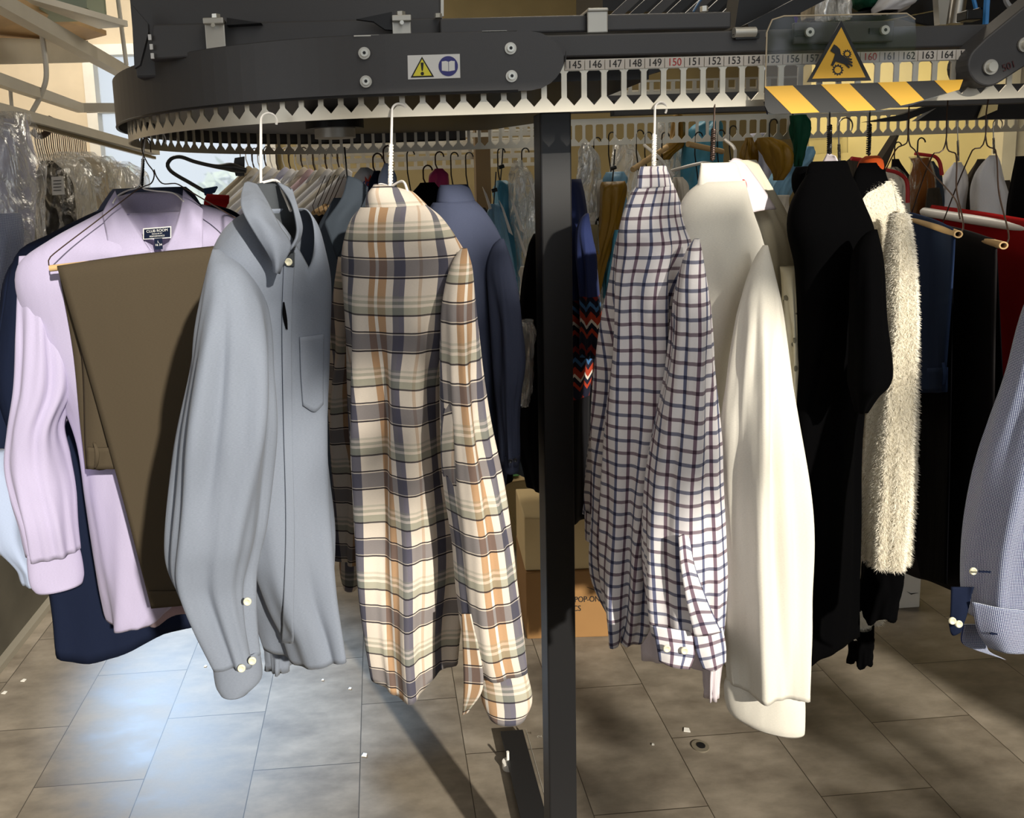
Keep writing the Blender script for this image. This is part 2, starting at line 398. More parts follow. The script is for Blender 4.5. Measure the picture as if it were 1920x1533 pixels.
M['white_cloth'] = fabric('ivory_white_poplin', '#e9e4d8'); M['cream_cloth'] = fabric('cream_crepe', '#ddd6c0')
M['purewhite'] = fabric('white_cotton', '#e8e8ec'); M['pinkish_white'] = fabric('pink_white_cotton', '#e6dbe2')
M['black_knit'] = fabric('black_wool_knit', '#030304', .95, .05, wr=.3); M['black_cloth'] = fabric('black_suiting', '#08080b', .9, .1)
M['fur_base'] = fabric('ivory_fleece', '#e4dcc8', .95, .5, wr=.6, wavescale=3); M['fur'] = plain('ivory_fur_strand', '#efe9da', .7)
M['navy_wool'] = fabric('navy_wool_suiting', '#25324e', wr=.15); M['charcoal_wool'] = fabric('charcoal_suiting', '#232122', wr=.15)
M['red_wool'] = fabric('crimson_wool', '#8c1414', wr=.15)
M['aztec'] = fabric('zigzag_print_jersey', '#ffffff', pattern=aztec_pattern)
M['rust'] = fabric('rust_brown_suede', '#8a5526'); M['grey_coat'] = fabric('grey_brown_coat', '#4a443c')
M['mustard'] = fabric('mustard_nylon', '#8d6a12', .5, 0, wr=.8, spec=.5, wavescale=2); M['turq'] = fabric('turquoise_nylon', '#4f9dbf', .5, 0, wr=.8, spec=.5, wavescale=2)
M['paleblue_nylon'] = fabric('pale_blue_nylon', '#86b8da', .5, 0, wr=.8, spec=.5, wavescale=2); M['green_nylon'] = fabric('dark_green_nylon', '#1c4a38', .5, 0, wr=.8, spec=.5, wavescale=2)
M['blush'] = fabric('blush_pink_cotton', '#d9bcc2'); M['ivory_bg'] = fabric('ivory_cotton', '#ddd6c8'); M['pale_lilac'] = fabric('pale_lilac_cotton', '#c8c8dc')
M['beige_bg'] = fabric('beige_cotton', '#b9ab92'); M['hotpink'] = fabric('hot_pink_satin', '#d2477e', .4); M['orange'] = fabric('orange_felt', '#c8521c')
M['purple'] = fabric('purple_cloth', '#4a2a8a')
def plastic(name, tint, alpha, seed=0):
    m, nt, b = base(name); nt.nodes.remove(b); out = nt.nodes['Material Output']
    g = nd(nt, 'ShaderNodeBsdfGlossy'); g.inputs['Roughness'].default_value = .18; g.inputs['Color'].default_value = (1, 1, 1, 1)
    d = nd(nt, 'ShaderNodeBsdfTranslucent'); d.inputs['Color'].default_value = S(tint); df = nd(nt, 'ShaderNodeBsdfDiffuse'); df.inputs['Color'].default_value = S(tint)
    t = nd(nt, 'ShaderNodeBsdfTransparent')
    tc = nd(nt, 'ShaderNodeTexCoord'); v = nd(nt, 'ShaderNodeTexNoise'); v.inputs['Scale'].default_value = 14; v.inputs['Detail'].default_value = 5; v.inputs['Distortion'].default_value = 1.5
    mp = nd(nt, 'ShaderNodeMapping'); mp.inputs['Scale'].default_value = (1, 1, .45); nt.links.new(tc.outputs['Object'], mp.inputs[0]); nt.links.new(mp.outputs[0], v.inputs['Vector'])
    bp = nd(nt, 'ShaderNodeBump'); bp.inputs['Strength'].default_value = 1; bp.inputs['Distance'].default_value = .03; nt.links.new(v.outputs[0], bp.inputs['Height'])
    for s in (g, d, df): nt.links.new(bp.outputs[0], s.inputs['Normal'])
    def mx(a, b_, f):
        n = nd(nt, 'ShaderNodeMixShader'); nt.links.new(a.outputs[0], n.inputs[1]); nt.links.new(b_.outputs[0], n.inputs[2])
        if isinstance(f, float): n.inputs[0].default_value = f
        else: nt.links.new(f, n.inputs[0])
        return n
    r = ramp(nt, v.outputs[0], [(.42, (alpha*.25,)*3+(1,)), (.5, (min(1, alpha*1.7),)*3+(1,)), (.56, (alpha*.5,)*3+(1,))])
    body = mx(mx(d, df, .5), g, .45); fin = mx(t, body, r.outputs[0]); nt.links.new(fin.outputs[0], out.inputs[0]); return m
M['bag'] = plastic('crinkled_clear_plastic', '#e8ecee', .5); M['bag_thin'] = plastic('thin_clear_plastic', '#e8e4d8', .3)
def acrylic():
    m, nt, b = base('clear_acrylic'); nt.nodes.remove(b); out = nt.nodes['Material Output']
    g = nd(nt, 'ShaderNodeBsdfGlossy'); g.inputs['Roughness'].default_value = .05; t = nd(nt, 'ShaderNodeBsdfTransparent'); t.inputs[0].default_value = (.93, .93, .92, 1)
    fz = nd(nt, 'ShaderNodeFresnel'); fz.inputs[0].default_value = 1.45
    n = nd(nt, 'ShaderNodeMixShader'); nt.links.new(fz.outputs[0], n.inputs[0]); nt.links.new(t.outputs[0], n.inputs[1]); nt.links.new(g.outputs[0], n.inputs[2]); nt.links.new(n.outputs[0], out.inputs[0]); return m
M['acrylic'] = acrylic()
# ================================================================== SETTING
def floor_mat():
    m, nt, b = base('stone_look_vinyl_tile'); b.inputs['Specular IOR Level'].default_value = .4
    tc = nd(nt, 'ShaderNodeTexCoord'); u, v = uvsep(nt, tc.outputs['UV'])
    cx = mathn(nt, 'DIVIDE', mathn(nt, 'ADD', u, .113+.3005*40), .3005); ix = mathn(nt, 'FLOOR', cx); fx = mathn(nt, 'FRACT', cx)
    even = mathn(nt, 'SUBTRACT', 1.0, mathn(nt, 'MODULO', ix, 2.0))
    cy = mathn(nt, 'DIVIDE', mathn(nt, 'ADD', mathn(nt, 'ADD', v, 20.005), mathn(nt, 'MULTIPLY', even, -.25)), .5); iy = mathn(nt, 'FLOOR', cy); fy = mathn(nt, 'FRACT', cy)
    ex = mathn(nt, 'MULTIPLY', mathn(nt, 'MINIMUM', fx, mathn(nt, 'SUBTRACT', 1.0, fx)), .3005)
    ey = mathn(nt, 'MULTIPLY', mathn(nt, 'MINIMUM', fy, mathn(nt, 'SUBTRACT', 1.0, fy)), .5)
    g = mathn(nt, 'LESS_THAN', mathn(nt, 'MINIMUM', ex, ey), .0013)
    cb = nd(nt, 'ShaderNodeCombineXYZ'); nt.links.new(ix, cb.inputs[0]); nt.links.new(iy, cb.inputs[1])
    wn = nd(nt, 'ShaderNodeTexWhiteNoise', noise_dimensions='2D'); nt.links.new(cb.outputs[0], wn.inputs['Vector'])
    va = nd(nt, 'ShaderNodeVectorMath', operation='ADD'); nt.links.new(tc.outputs['UV'], va.inputs[0])
    sc = nd(nt, 'ShaderNodeVectorMath', operation='SCALE'); sc.inputs[3].default_value = 7; nt.links.new(wn.outputs[1], sc.inputs[0]); nt.links.new(sc.outputs[0], va.inputs[1])
    mp = nd(nt, 'ShaderNodeMapping'); mp.inputs['Scale'].default_value = (4.5, 9, 1); nt.links.new(va.outputs[0], mp.inputs[0])
    n1 = nd(nt, 'ShaderNodeTexNoise'); n1.inputs['Scale'].default_value = 1.2; n1.inputs['Detail'].default_value = 9; n1.inputs['Roughness'].default_value = .62; nt.links.new(mp.outputs[0], n1.inputs['Vector'])
    r = ramp(nt, n1.outputs[0], [(.32, S('#6b6257')), (.5, S('#82796c')), (.68, S('#978d7f'))])
    tint = ramp(nt, wn.outputs[0], [(0, (.9, .9, .9, 1)), (1, (1, 1, 1, 1))])
    c = mixc(nt, 1.0, r.outputs[0], tint.outputs[0], 'MULTIPLY'); nt.links.new(mixc(nt, g, c, S('#3c352c')), b.inputs['Base Color'])
    rr = ramp(nt, n1.outputs[0], [(.3, (.42,)*3+(1,)), (.7, (.55,)*3+(1,))]); nt.links.new(rr.outputs[0], b.inputs['Roughness'])
    bp = nd(nt, 'ShaderNodeBump'); bp.inputs['Strength'].default_value = .15; bp.inputs['Distance'].default_value = .002; nt.links.new(n1.outputs[0], bp.inputs['Height']); nt.links.new(bp.outputs[0], b.inputs['Normal'])
    return m
M['floor'] = floor_mat()
XL, XR, YB, YF, ZC = -2.9, 4.3, 5.6, -1.6, 3.35
fv = [(XL-.1, YF), (XR+.1, YF), (XR+.1, YB+.1), (XL-.1, YB+.1)]
o = mesh('floor', [(x, y, z) for z in (-.1, 0) for x, y in fv], [(3,2,1,0), (4,5,6,7), (0,1,5,4), (1,2,6,5), (2,3,7,6), (3,0,4,7)], M['floor'], uvs=[p for z in (0, 1) for p in fv], smooth=False)
setp(o, kind='structure')
def struct(name, mb, m, parent=None, smooth=False):
    o = mb.build(name, m, parent, smooth=smooth)
    if parent is None: o['kind'] = 'structure'
    return o
struct('ceiling', MB().box(((XL+XR)/2, (YF+YB)/2, ZC+.05), (XR-XL+.2, YB-YF+.2, .1)), M['ceiling'])
# left wall with the big window further along; WZ0/WZ1 sill and head, WY0/WY1 along the wall
wl, wr, wb, wt = U(158, 100, 5.6).x, U(520, 300, 5.6).x, 1.15, U(190, 86, 5.6).z       # window in the back wall (x range, z range)
wm = MB(); wm.box(((XL+wl)/2, YB+.06, ZC/2), (wl-XL, .12, ZC)); wm.box(((wl+wr)/2, YB+.06, wb/2), (wr-wl, .12, wb)); wm.box(((wl+wr)/2, YB+.06, (wt+ZC)/2), (wr-wl, .12, ZC-wt))
struct('wall_back', wm, M['plaster'])
struct('wall_back_middle', MB().box(((wr+XR)/2, YB+.06, ZC/2), (XR-wr, .12, ZC)), M['olive_wall'])
struct('wall_left', MB().box((XL-.06, (YF+YB)/2, ZC/2), (.12, YB-YF, ZC)), M['plaster'])
struct('wall_right', MB().box((XR+.06, (YF+YB)/2, ZC/2), (.12, YB-YF, ZC)), M['olive_wall'])
SX0, SX1, SZ0, SZ1 = -.15, 3.3, 1.3, 3.25     # unseen shop window opening, sized to pass the sun and limit sky light
YW = -1.6
fw = MB().box(((XL+SX0)/2, YW, ZC/2), (SX0-XL, .12, ZC)).box(((SX1+XR)/2, YW, ZC/2), (XR-SX1, .12, ZC)).box(((SX0+SX1)/2, YW, SZ0/2), (SX1-SX0, .12, SZ0)).box(((SX0+SX1)/2, YW, (SZ1+ZC)/2), (SX1-SX0, .12, ZC-SZ1))
struct('wall_front', fw, M['plaster'])
# pale yellow partition on the right, with its white jamb
yw = MB(); yx = U(1518, 250, 4.4).x; yw.box(((yx+3.62)/2, 4.45, ZC/2), (3.62-yx, .1, ZC)); struct('wall_partition', yw, M['yellow_wall'])
struct('trim_1', MB().box((3.66, 4.40, ZC/2), (.08, .16, ZC)).box((3.98, 4.5, ZC/2), (.5, .05, ZC)), M['alu'])
# window
wf = MB()
for x in (wl+.035, wr-.035): wf.box((x, YB-.01, (wb+wt)/2), (.07, .1, wt-wb))
for z in (wb+.035, wt-.035, 2.22): wf.box(((wl+wr)/2, YB-.01, z), (wr-wl, .1, .07 if z != 2.22 else .05))
win = struct('window_1', wf, M['alu'])
gm, nt, b = base('dusty_window_glass'); nt.nodes.remove(b)
g1 = nd(nt, 'ShaderNodeBsdfRefraction'); g1.inputs['Roughness'].default_value = .25; g1.inputs['IOR'].default_value = 1.02; g2 = nd(nt, 'ShaderNodeBsdfTranslucent'); g2.inputs[0].default_value = (.95, .97, 1, 1)
g3 = nd(nt, 'ShaderNodeMixShader'); g3.inputs[0].default_value = .4; nt.links.new(g1.outputs[0], g3.inputs[1]); nt.links.new(g2.outputs[0], g3.inputs[2]); nt.links.new(g3.outputs[0], nt.nodes['Material Output'].inputs[0])
MB().box(((wl+wr)/2, YB+.03, (wb+wt)/2), (wr-wl-.02, .008, wt-wb)).build('window_pane', gm, win)
# blurred garden beyond the glass
def tree(x, y, h, r, col, label):
    e = empty('garden_tree', (x, y, 0), label, 'tree', 'trees outside the window')
    MB().tube([(x, y, -.5), (x+.05, y, h*.55), (x, y, h*.8)], [.09, .07, .03], 8).build('trunk', M['rust'], e, True)
    rnd = random.Random(int(x*100)); V = []; Fc = []
    for i in range(900):
        th, ph = rnd.uniform(0, 2*PI), math.acos(rnd.uniform(-1, 1)); q = r*rnd.uniform(.5, 1)*(1+.25*noise.noise(Vector((th, ph*2, x))))
        c = Vector((x+q*math.sin(ph)*math.cos(th), y+q*.7*math.sin(ph)*math.sin(th), h*.72+q*math.cos(ph)))
        a, b_ = Vector((rnd.gauss(0, 1), rnd.gauss(0, 1), rnd.gauss(0, 1))).normalized()*.11, Vector((rnd.gauss(0, 1), rnd.gauss(0, 1), rnd.gauss(0, 1))).normalized()*.09
        n = len(V); V += [c-a, c+b_, c+a, c-b_]; Fc.append((n, n+1, n+2, n+3))
    mesh('foliage', V, Fc, plain('leaf', col, .6), e, smooth=False)
tree(-3.6, 9.4, 2.1, .75, '#c3cfb8', 'grey green tree at the left of the window view')
tree(-1.9, 10.4, 1.6, .8, '#b9c8b2', 'pale green tree low in the middle of the window view')
tree(-.2, 9.2, 1.7, .8, '#c6d0ba', 'grey green tree seen through the right end of the window')
# unseen foliage added behind the camera: clusters set to shade chosen garments and floor
Dn = Vector(SUN).normalized(); st = empty('shade_foliage', (4.9, -3.6, 0), 'unseen leaf clusters with a trunk, added to dapple the sun', 'tree')
MB().tube([(4.9, -3.7, -.2), (4.8, -3.65, 1.6), (4.6, -3.5, 3.0), (4.2, -3.4, 4.6)], [.10, .08, .06, .03], 10).build('trunk', M['rust'], st, True)
rnd = random.Random(11); V = []; Fc = []
def cluster(c, r, n):
    for i in range(n):
        q = Vector((rnd.gauss(0, .5), rnd.gauss(0, .4), rnd.gauss(0, .5)))*r + c
        a, b_ = Vector((rnd.gauss(0, 1), rnd.gauss(0, .3), rnd.gauss(0, 1))).normalized()*.055, Vector((rnd.gauss(0, 1), rnd.gauss(0, .3), rnd.gauss(0, 1))).normalized()*.035
        k = len(V); V.extend([q-a, q+b_, q+a, q-b_]); Fc.append((k, k+1, k+2, k+3))
for (x, y, Y, r, n) in ((1160, 500, 1.15, .06, 36), (1155, 620, 1.15, .06, 36), (1150, 760, 1.15, .06, 36), (1140, 900, 1.15, .06, 30), (1225, 400, 1.2, .06, 16), (1325, 440, 1.2, .06, 36), (1335, 560, 1.2, .05, 30),
        (690, 600, 1.15, .05, 22), (740, 700, 1.12, .05, 18), (700, 860, 1.12, .05, 20), (760, 480, 1.15, .05, 14), (606, 540, 1.12, .07, 50), (608, 680, 1.12, .05, 26),
        (900, 640, 1.45, .06, 40), (890, 760, 1.45, .06, 40), (870, 520, 1.5, .04, 18),
        (1640, 480, 1.4, .05, 16), (1600, 800, 1.4, .06, 20), (1780, 600, 1.5, .10, 60), (1850, 800, 1.4, .10, 40), (240, 420, 1.6, .04, 6), (1250, 75, 1.3, .05, 12)):
    cluster(U(x, y, Y)-Dn*4.6, r, n)
for i in range(26):
    x, y = rnd.uniform(.4, 2.6), rnd.uniform(1.2, 2.45); cluster(Vector((x, y, 0))-Dn*6.0, rnd.uniform(.05, .12), 30)
mesh('foliage', V, Fc, plain('shade_foliage_leaf', '#5b7a3c', .6), st, smooth=False)['kind'] = 'stuff'
# low dark-panelled bench along the left
pk = empty('panelled_counter', (-1.6, 2.3, 0), 'low dark panelled counter side running along the floor at far left', 'counter')
MB().box((-1.62, 2.2, .18), (.46, 3.4, .36)).build('side_panel', M['panel'], pk)
MB().box((-1.66, 2.2, .385), (.50, 3.4, .05)).build('counter_top', M['alu'], pk, bevel=.006)
struct('baseboard_left', MB().box((-1.375, 2.2, .012), (.03, 3.4, .024)), plain('grey_skirting', '#8d877a', .7))

# ================================================================== CONVEYOR
R0 = .59; YC = 1.3+R0; X0 = U(236, 180, YC).x + R0 + .025          # semicircle of the track
def track(s, r=0.0):
    """s < 0 front run to the right, 0..pi*R0 the left bend, beyond it the back run; r = outward offset"""
    L = PI*R0
    if s < 0: return Vector((X0-s, YC-R0-r, 0))
    if s > L: return Vector((X0+(s-L), YC+R0+r, 0))
    a = s/R0; return Vector((X0-(R0+r)*math.sin(a), YC-(R0+r)*math.cos(a), 0))
ZB = U(1053, 210, 1.3).z; P_ = (U(1300, 120, 1.3)-U(1263, 120, 1.3)).x
chain = empty('garment_conveyor_chain', (X0, YC-R0, 1.5), 'slotted pale steel conveyor track with numbered slots looping under the charcoal guard', 'conveyor')
def band(name, s0, n, m):
    V = []; Fc = []
    def pt(i, a, z): return track(s0+(i+a)*P_) + Vector((0, 0, ZB+z))
    for i in range(n):
        k = len(V); w = .135
        xs = [0, w, .5, 1-w, 1]
        zt, z1, z2, z3, z4 = .0095, .021, .0615, .0655, .0835
        P = [(0,0),(w,0),(.5,0),(1-w,0),(1,0), (0,z1),(w,z1),(.5,zt),(1-w,z1),(1,z1), (0,z2),(w,z2),(1-w,z2),(1,z2), (0,z3),(w+.1,z3),(.9-w,z3),(1,z3), (0,z4),(w+.1,z4),(.9-w,z4),(1,z4)]
        P[6] = (w, z1+.002); P[8] = (1-w, z1+.002)
        V += [pt(i, a, z) for a, z in P]
        Fc += [tuple(k+j for j in q) for q in [(0,1,6,5),(1,2,7,6),(2,3,8,7),(3,4,9,8),(5,6,11,10),(8,9,13,12),(10,11,15,14),(12,13,17,16),(14,15,19,18),(15,16,20,19),(16,17,21,20)]]
    return mesh(name, V, Fc, m, chain, smooth=False, solid=.003)
M['track'] = plain('brushed_track_steel', '#cfc8b8', .38, .55, .08, 40, .1)
nF = 76; off = (U(1244, 120, 1.3).x-X0)/P_; off = off-math.floor(off)
band('front_track', -(60+off)*P_, 60, M['track'])
nb = int(PI*R0/P_)+1; band('bend_track', -off*P_, nb, M['track'])
band('back_track', -off*P_+nb*P_, 74, M['track'])
xl145 = U(1073, 124, 1.3).x
for i in range(145, 166):
    x = U(1263, 120, 1.3).x + (i-150)*P_
    if x > 1.15: break
    z = ZB+.0745
    pl = MB().box((x, YC-R0-.0035, z), (P_-.0012, .001, .016)).build('number_label', M['label'], chain)
    text_mesh('number', str(i), .0172, M['red'] if i % 10 == 0 else M['ink'], pl, (x, YC-R0-.0045, z), (1, 0, 0), (0, 0, 1), width=.93)
# charcoal guard band round the left bend
GR = .022; zg0, zg1 = U(850, 174, 1.278).z, U(850, 62, 1.278).z
guard = empty('charcoal_track_guard', (X0, YC-R0-GR, zg0), 'curved charcoal sheet metal guard wrapping the left end of the conveyor', 'guard')
pts = []
xe = U(1061, 120, 1.278).x - X0; h = zg1-zg0
for i in range(15):   # rounded right end
    a = PI/2*(i/14); pts.append((-(xe-.055+.055*math.cos(PI/2-a*2) if False else xe), 0))
V = []; Fc = []; S_ = []
for i in range(13):
    a = i/12; s = -xe + .05*(1-math.cos(a*PI/2)) if False else None
NS = 90; ends = []
for i in range(NS+1):
    t = i/NS; s = -xe + t*(xe+PI*R0+.25)
    dxe = s+xe; c = .06; cut = (c-math.sqrt(max(0, c*c-(c-dxe)**2))) if dxe < c else 0
    S_.append((s, cut))
S_ = [(-xe+q, .06-math.sqrt(max(0, .06**2-(.06-q)**2))) for q in (0, .001, .004, .009, .016, .026, .04, .058)] + [x for x in S_ if x[1] == 0 and x[0] > -xe+.06]
for s, cut in S_:
    V += [track(s, GR)+Vector((0, 0, zg0+cut)), track(s, GR)+Vector((0, 0, (zg0+zg1)/2)), track(s, GR)+Vector((0, 0, zg1-cut))]
for i in range(len(S_)-1):
    Fc += [(3*i, 3*i+3, 3*i+4, 3*i+1), (3*i+1, 3*i+4, 3*i+5, 3*i+2)]
mesh('guard_band', V, Fc, M['steel_dark'], guard, solid=.003, smooth=False)
lip = MB(); lip.tube([track(s, GR)+Vector((0, 0, zg0)) for s, c in S_ if c == 0], .0028, 6); lip.build('rolled_edge', M['steel_black'], guard, True)
tp = MB(); inner = [track(s, GR) for s, c in S_ if c == 0 and s < PI*R0]; 
tpv = [p+Vector((0, 0, zg1)) for p in inner] + [track(s, -.05)+Vector((0, 0, zg1)) for s, c in S_ if c == 0 and s < PI*R0]
k = len(inner); mesh('top_flange', tpv, [(i, i+1, k+i+1, k+i) for i in range(k-1)], M['steel_dark'], guard, solid=.003)
yg = YC-R0-GR-.002
for (bx, by) in ((683, 100), (686, 153), (957, 91), (959, 143)):
    c = U(bx, by, yg)
    bo = MB().cyl(c+Vector((0, .002, 0)), c+Vector((0, -.002, 0)), .0095, 20).build('washer', M['zinc'], guard, True)
    MB().cyl(c+Vector((.0, -.002, 0)), c+Vector((0, -.0055, 0)), .006, 16).build('screw_head', M['bolt'], bo, True)
    MB().cyl(c+Vector((.0, -.0055, 0)), c+Vector((0, -.0058, 0)), .0028, 6).build('hex_socket', M['steel_black'], bo, True)
# sticker: yellow warning triangle and blue book
def quad(px0, py0, px1, py1, Y): return [U(px0, py0, Y), U(px1, py0, Y), U(px1, py1, Y), U(px0, py1, Y)]
A, B, C_, D = U(764, 104, yg), U(862, 101, yg), U(863, 146, yg), U(765, 149, yg)
ux = (B-A).normalized(); uz = (A-D).normalized(); sw, sh = (B-A).length, (A-D).length; st0 = D
st = MB().prism([D, C_, B, A], (0, -.0006, 0)).build('safety_sticker', M['white'], guard)
def SP(x, y, d=.0008): return st0 + ux*(x*sw) + uz*(y*sh) + Vector((0, -d, 0))
MB().prism([SP(.05, .07), SP(.50, .07), SP(.275, .93)], (0, -.0003, 0)).build('triangle_border', M['ink'], st)
MB().prism([SP(.095, .13, .0012), SP(.455, .13, .0012), SP(.275, .83, .0012)], (0, -.0003, 0)).build('triangle_field', M['lemon'], st)
MB().prism([SP(.262, .34, .0016), SP(.288, .34, .0016), SP(.305, .68, .0016), SP(.245, .68, .0016)], (0, -.0003, 0)).add(*(lambda c: ([c+Vector((.0028*math.cos(a), 0, .0028*math.sin(a))) for a in [2*PI*i/12 for i in range(12)]], [tuple(range(12))]))(SP(.275, .22, .0019))).build('exclamation_mark', M['ink'], st)
cc = SP(.775, .5, .0009); MB().cyl(cc, cc+Vector((0, -.0003, 0)), sh*.42, 32).build('blue_disc', M['blue_sign'], st)
MB().prism([SP(.65, .32, .0014), SP(.775, .28, .0014), SP(.775, .68, .0014), SP(.73, .72, .0014), SP(.65, .70, .0014)], (0, -.0003, 0)).prism([SP(.785, .28, .0014), SP(.90, .32, .0014), SP(.90, .70, .0014), SP(.83, .72, .0014), SP(.785, .68, .0014)], (0, -.0003, 0)).build('open_book', M['white'], st)
# disc tray under the bend, hub
zt = U(600, 249, 2.33).z
tray = empty('conveyor_turntable_plate', (X0, YC, zt), 'flat dark round-ended plate with a hub under the conveyor bend', 'turntable plate')
pl = [(X0-.54*math.sin(PI*i/40), YC-.54*math.cos(PI*i/40), zt) for i in range(41)] + [(U(1005, 250, 2.3).x-.12, YC+.54, zt), (U(1005, 250, 2.3).x, YC+.3, zt), (U(1005, 250, 2.3).x, YC-.54, zt)]
MB().prism(pl, (0, 0, .045)).build('turntable_disc', M['steel_black'], tray)
hc = U(628, 243, 1.75); hc.z = zt
MB().cyl(hc+Vector((0, 0, 0)), hc+Vector((0, 0, -.004)), .068, 32).cyl(hc+Vector((0, 0, -.004)), hc+Vector((0, 0, -.036)), .064, 32).build('hub_housing', M['steel_black'], tray, True)
MB().cyl(hc+Vector((0, 0, -.036)), hc+Vector((0, 0, -.056)), .045, 32).build('hub_bearing', M['zinc'], tray, True)
MB().cyl(hc+Vector((.03, -.058, -.012)), hc+Vector((.034, -.068, -.012)), .004, 10).build('grub_screw', M['bolt'], tray, True)
# beams
def hbeam(name, x0p, x1p, yt, yb, Y, dep, m, parent, lipy=True):
    """beam along x: pixel heights given at x0p"""
    a, b_ = U(x0p, yt, Y), U(x0p, yb, Y); x1 = U(x1p, yt-(x1p-x0p)*.033, Y).x
    mb = MB().box(((a.x+x1)/2, Y+dep/2, (a.z+b_.z)/2), (x1-a.x, dep, a.z-b_.z)); return mb.build(name, m, parent, bevel=.003)
frame = empty('conveyor_machine', (.4, 1.5, 0), 'charcoal steel frame of the garment conveyor with beams, box and floor post', 'conveyor frame')
rb = hbeam('lower_rail', 1000, 1960, 66, 109, 1.318, .04, M['steel_dark'], frame)
hbeam('upper_rail', 825, 1372, 34, 66, 1.36, .06, M['steel_dark'], frame)
a = U(245, 140, 1.42); b_ = U(828, -40, 1.42); c2 = U(828, 60, 1.42)
hs = MB().box(((a.x+b_.x)/2, 1.70, (c2.z-.06+b_.z)/2), (b_.x-a.x, .50, b_.z-c2.z+.06)).build('drive_housing', M['steel_dark'], frame, bevel=.004)
ch = [U(287, 45, 1.39), U(832, 33, 1.39), U(832, 78, 1.39), U(280, 112, 1.39)]
MB().prism([ch[0], ch[3], ch[2], ch[1]], (0, .03, 0)).build('front_fascia', M['steel_dark'], frame, bevel=.003)
MB().prism([U(246, 8, 1.40), U(252, 128, 1.40), U(262, 122, 1.40), U(278, 60, 1.40), U(277, 44, 1.40)], (0, .01, 0)).build('side_flange', M['steel_dark'], frame)
# perforated strip at the housing's left corner
sp_ = MB()
for (x, y) in ((281, 70), (284, 88), (286, 105)): sp_.box(U(x, y, 1.385), (.005, .004, .009))
sp_.build('bright_slot', M['white'], frame)
MB().bar(U(829, -10, 1.38), U(829, 31, 1.38), .005, .005, (0, 1, 0)).build('seam_strip', M['zinc'], frame)
# post, foot
p0, p1 = U(1022, 900, 1.42).x, U(1077, 900, 1.42).x
post = MB().box(((p0+p1)/2, 1.45, (U(1040, 210, 1.42).z)/2), (p1-p0, .06, U(1040, 210, 1.42).z)).build('floor_post', M['post'], frame, bevel=.003)
fa, fb = UF(987, 1370, .02), UF(1030, 1366, .02)
MB().box(((p0+p1)/2-.004, 1.6, .022), (.066, 2*(fa.y-1.6), .008)).build('foot_plate', M['post'], frame, bevel=.001)
for yy in (1.0, 1.93):
    MB().cyl((p0-.006, yy, 0), (p0-.006, yy, .02), .016, 20).cyl((p0-.006, yy, .02), (p0-.006, yy, .05), .004, 8).build('levelling_foot', M['paper'], frame, True)
MB().bar((fa.x-.001, 1.15, .0225), (fa.x-.001, fa.y, .0225), .0012, .008).build('edge_highlight', M['zinc'], frame)  # highlight along the foot plate's side edge, modelled as a pale strip
text_mesh('stamped_digit', '2', .02, M['zinc'], frame, UF(1012, 1380, .0268), (0, 1, 0), (-1, 0, 0))
# clips
def clip(x0, x1, yt, yb, Y, ang=False):
    a, b_ = U(x0, yt, Y), U(x1, yb, Y); w = b_.x-a.x; cx = (a.x+b_.x)/2
    e = MB().box((cx, Y, (a.z+b_.z)/2), (w, .003, a.z-b_.z)).box((cx, Y+.03, a.z), (w, .06, .003)); 
    e.box((cx, Y-.006, a.z-.004), (w*1.02, .012, .010))
    o = e.build('zinc_clip', M['zinc'], frame, bevel=.0015)
    MB().cyl((cx, Y+.018, a.z), (cx, Y+.018, a.z+.012), .008, 6).build('bolt_head', M['bolt'], o)
    MB().cyl((cx, Y-.012, a.z-.012), (cx, Y-.015, a.z-.012), .0035, 12).build('rivet', M['bolt'], o, True); return o
clip(383, 424, 37, 92, 1.372); clip(735, 771, 32, 66, 1.355)
for x0, x1, y0, y1, y2 in ((424, 482, 30, 40, 58), (690, 742, 30, 26, 42)):
    pass
MB().prism([U(425, 33, 1.37), U(490, 43, 1.37), U(425, 47, 1.37)], (0, .05, 0)).build('gusset_plate', M['steel_black'], frame)
MB().prism([U(668, 36, 1.355), U(735, 22, 1.355), U(735, 56, 1.355), U(722, 55, 1.355), U(700, 40, 1.355)], (0, .01, 0)).build('gusset_plate', M['steel_black'], frame)
a, b_ = U(1100, 20, 1.352), U(1139, 62, 1.352)
MB().box(((a.x+b_.x)/2, 1.350, (a.z+b_.z)/2), (b_.x-a.x, .004, a.z-b_.z)).box(((a.x+b_.x)/2, 1.39, a.z), (b_.x-a.x, .09, .006)).build('zinc_clip', M['zinc'], frame, bevel=.002)
a, b_ = U(1382, 50, 1.30), U(1422, 66, 1.30)
MB().cyl((a.x, 1.312, (a.z+b_.z)/2), (b_.x, 1.312, (a.z+b_.z)/2), .0085, 20).build('bright_roller', M['zinc'], frame, True)
MB().prism([U(1376, 64, 1.31), U(1424, 62, 1.31), U(1424, 72, 1.31), U(1380, 74, 1.31)], (0, .006, 0)).build('roller_bracket', M['steel_black'], frame)
for (x, y) in ((665, 67), (905, 59)):
    c = U(x+22, y, 1.279); MB().box(c, (.04, .002, .002)).build('bright_seam', M['zinc'], frame)
MB().cyl(U(822, 34, 1.38), U(822, 26, 1.38), .007, 6).cyl(U(1320, 22, 1.38), U(1320, 12, 1.38), .007, 6).build('bolt_head', M['bolt'], frame)
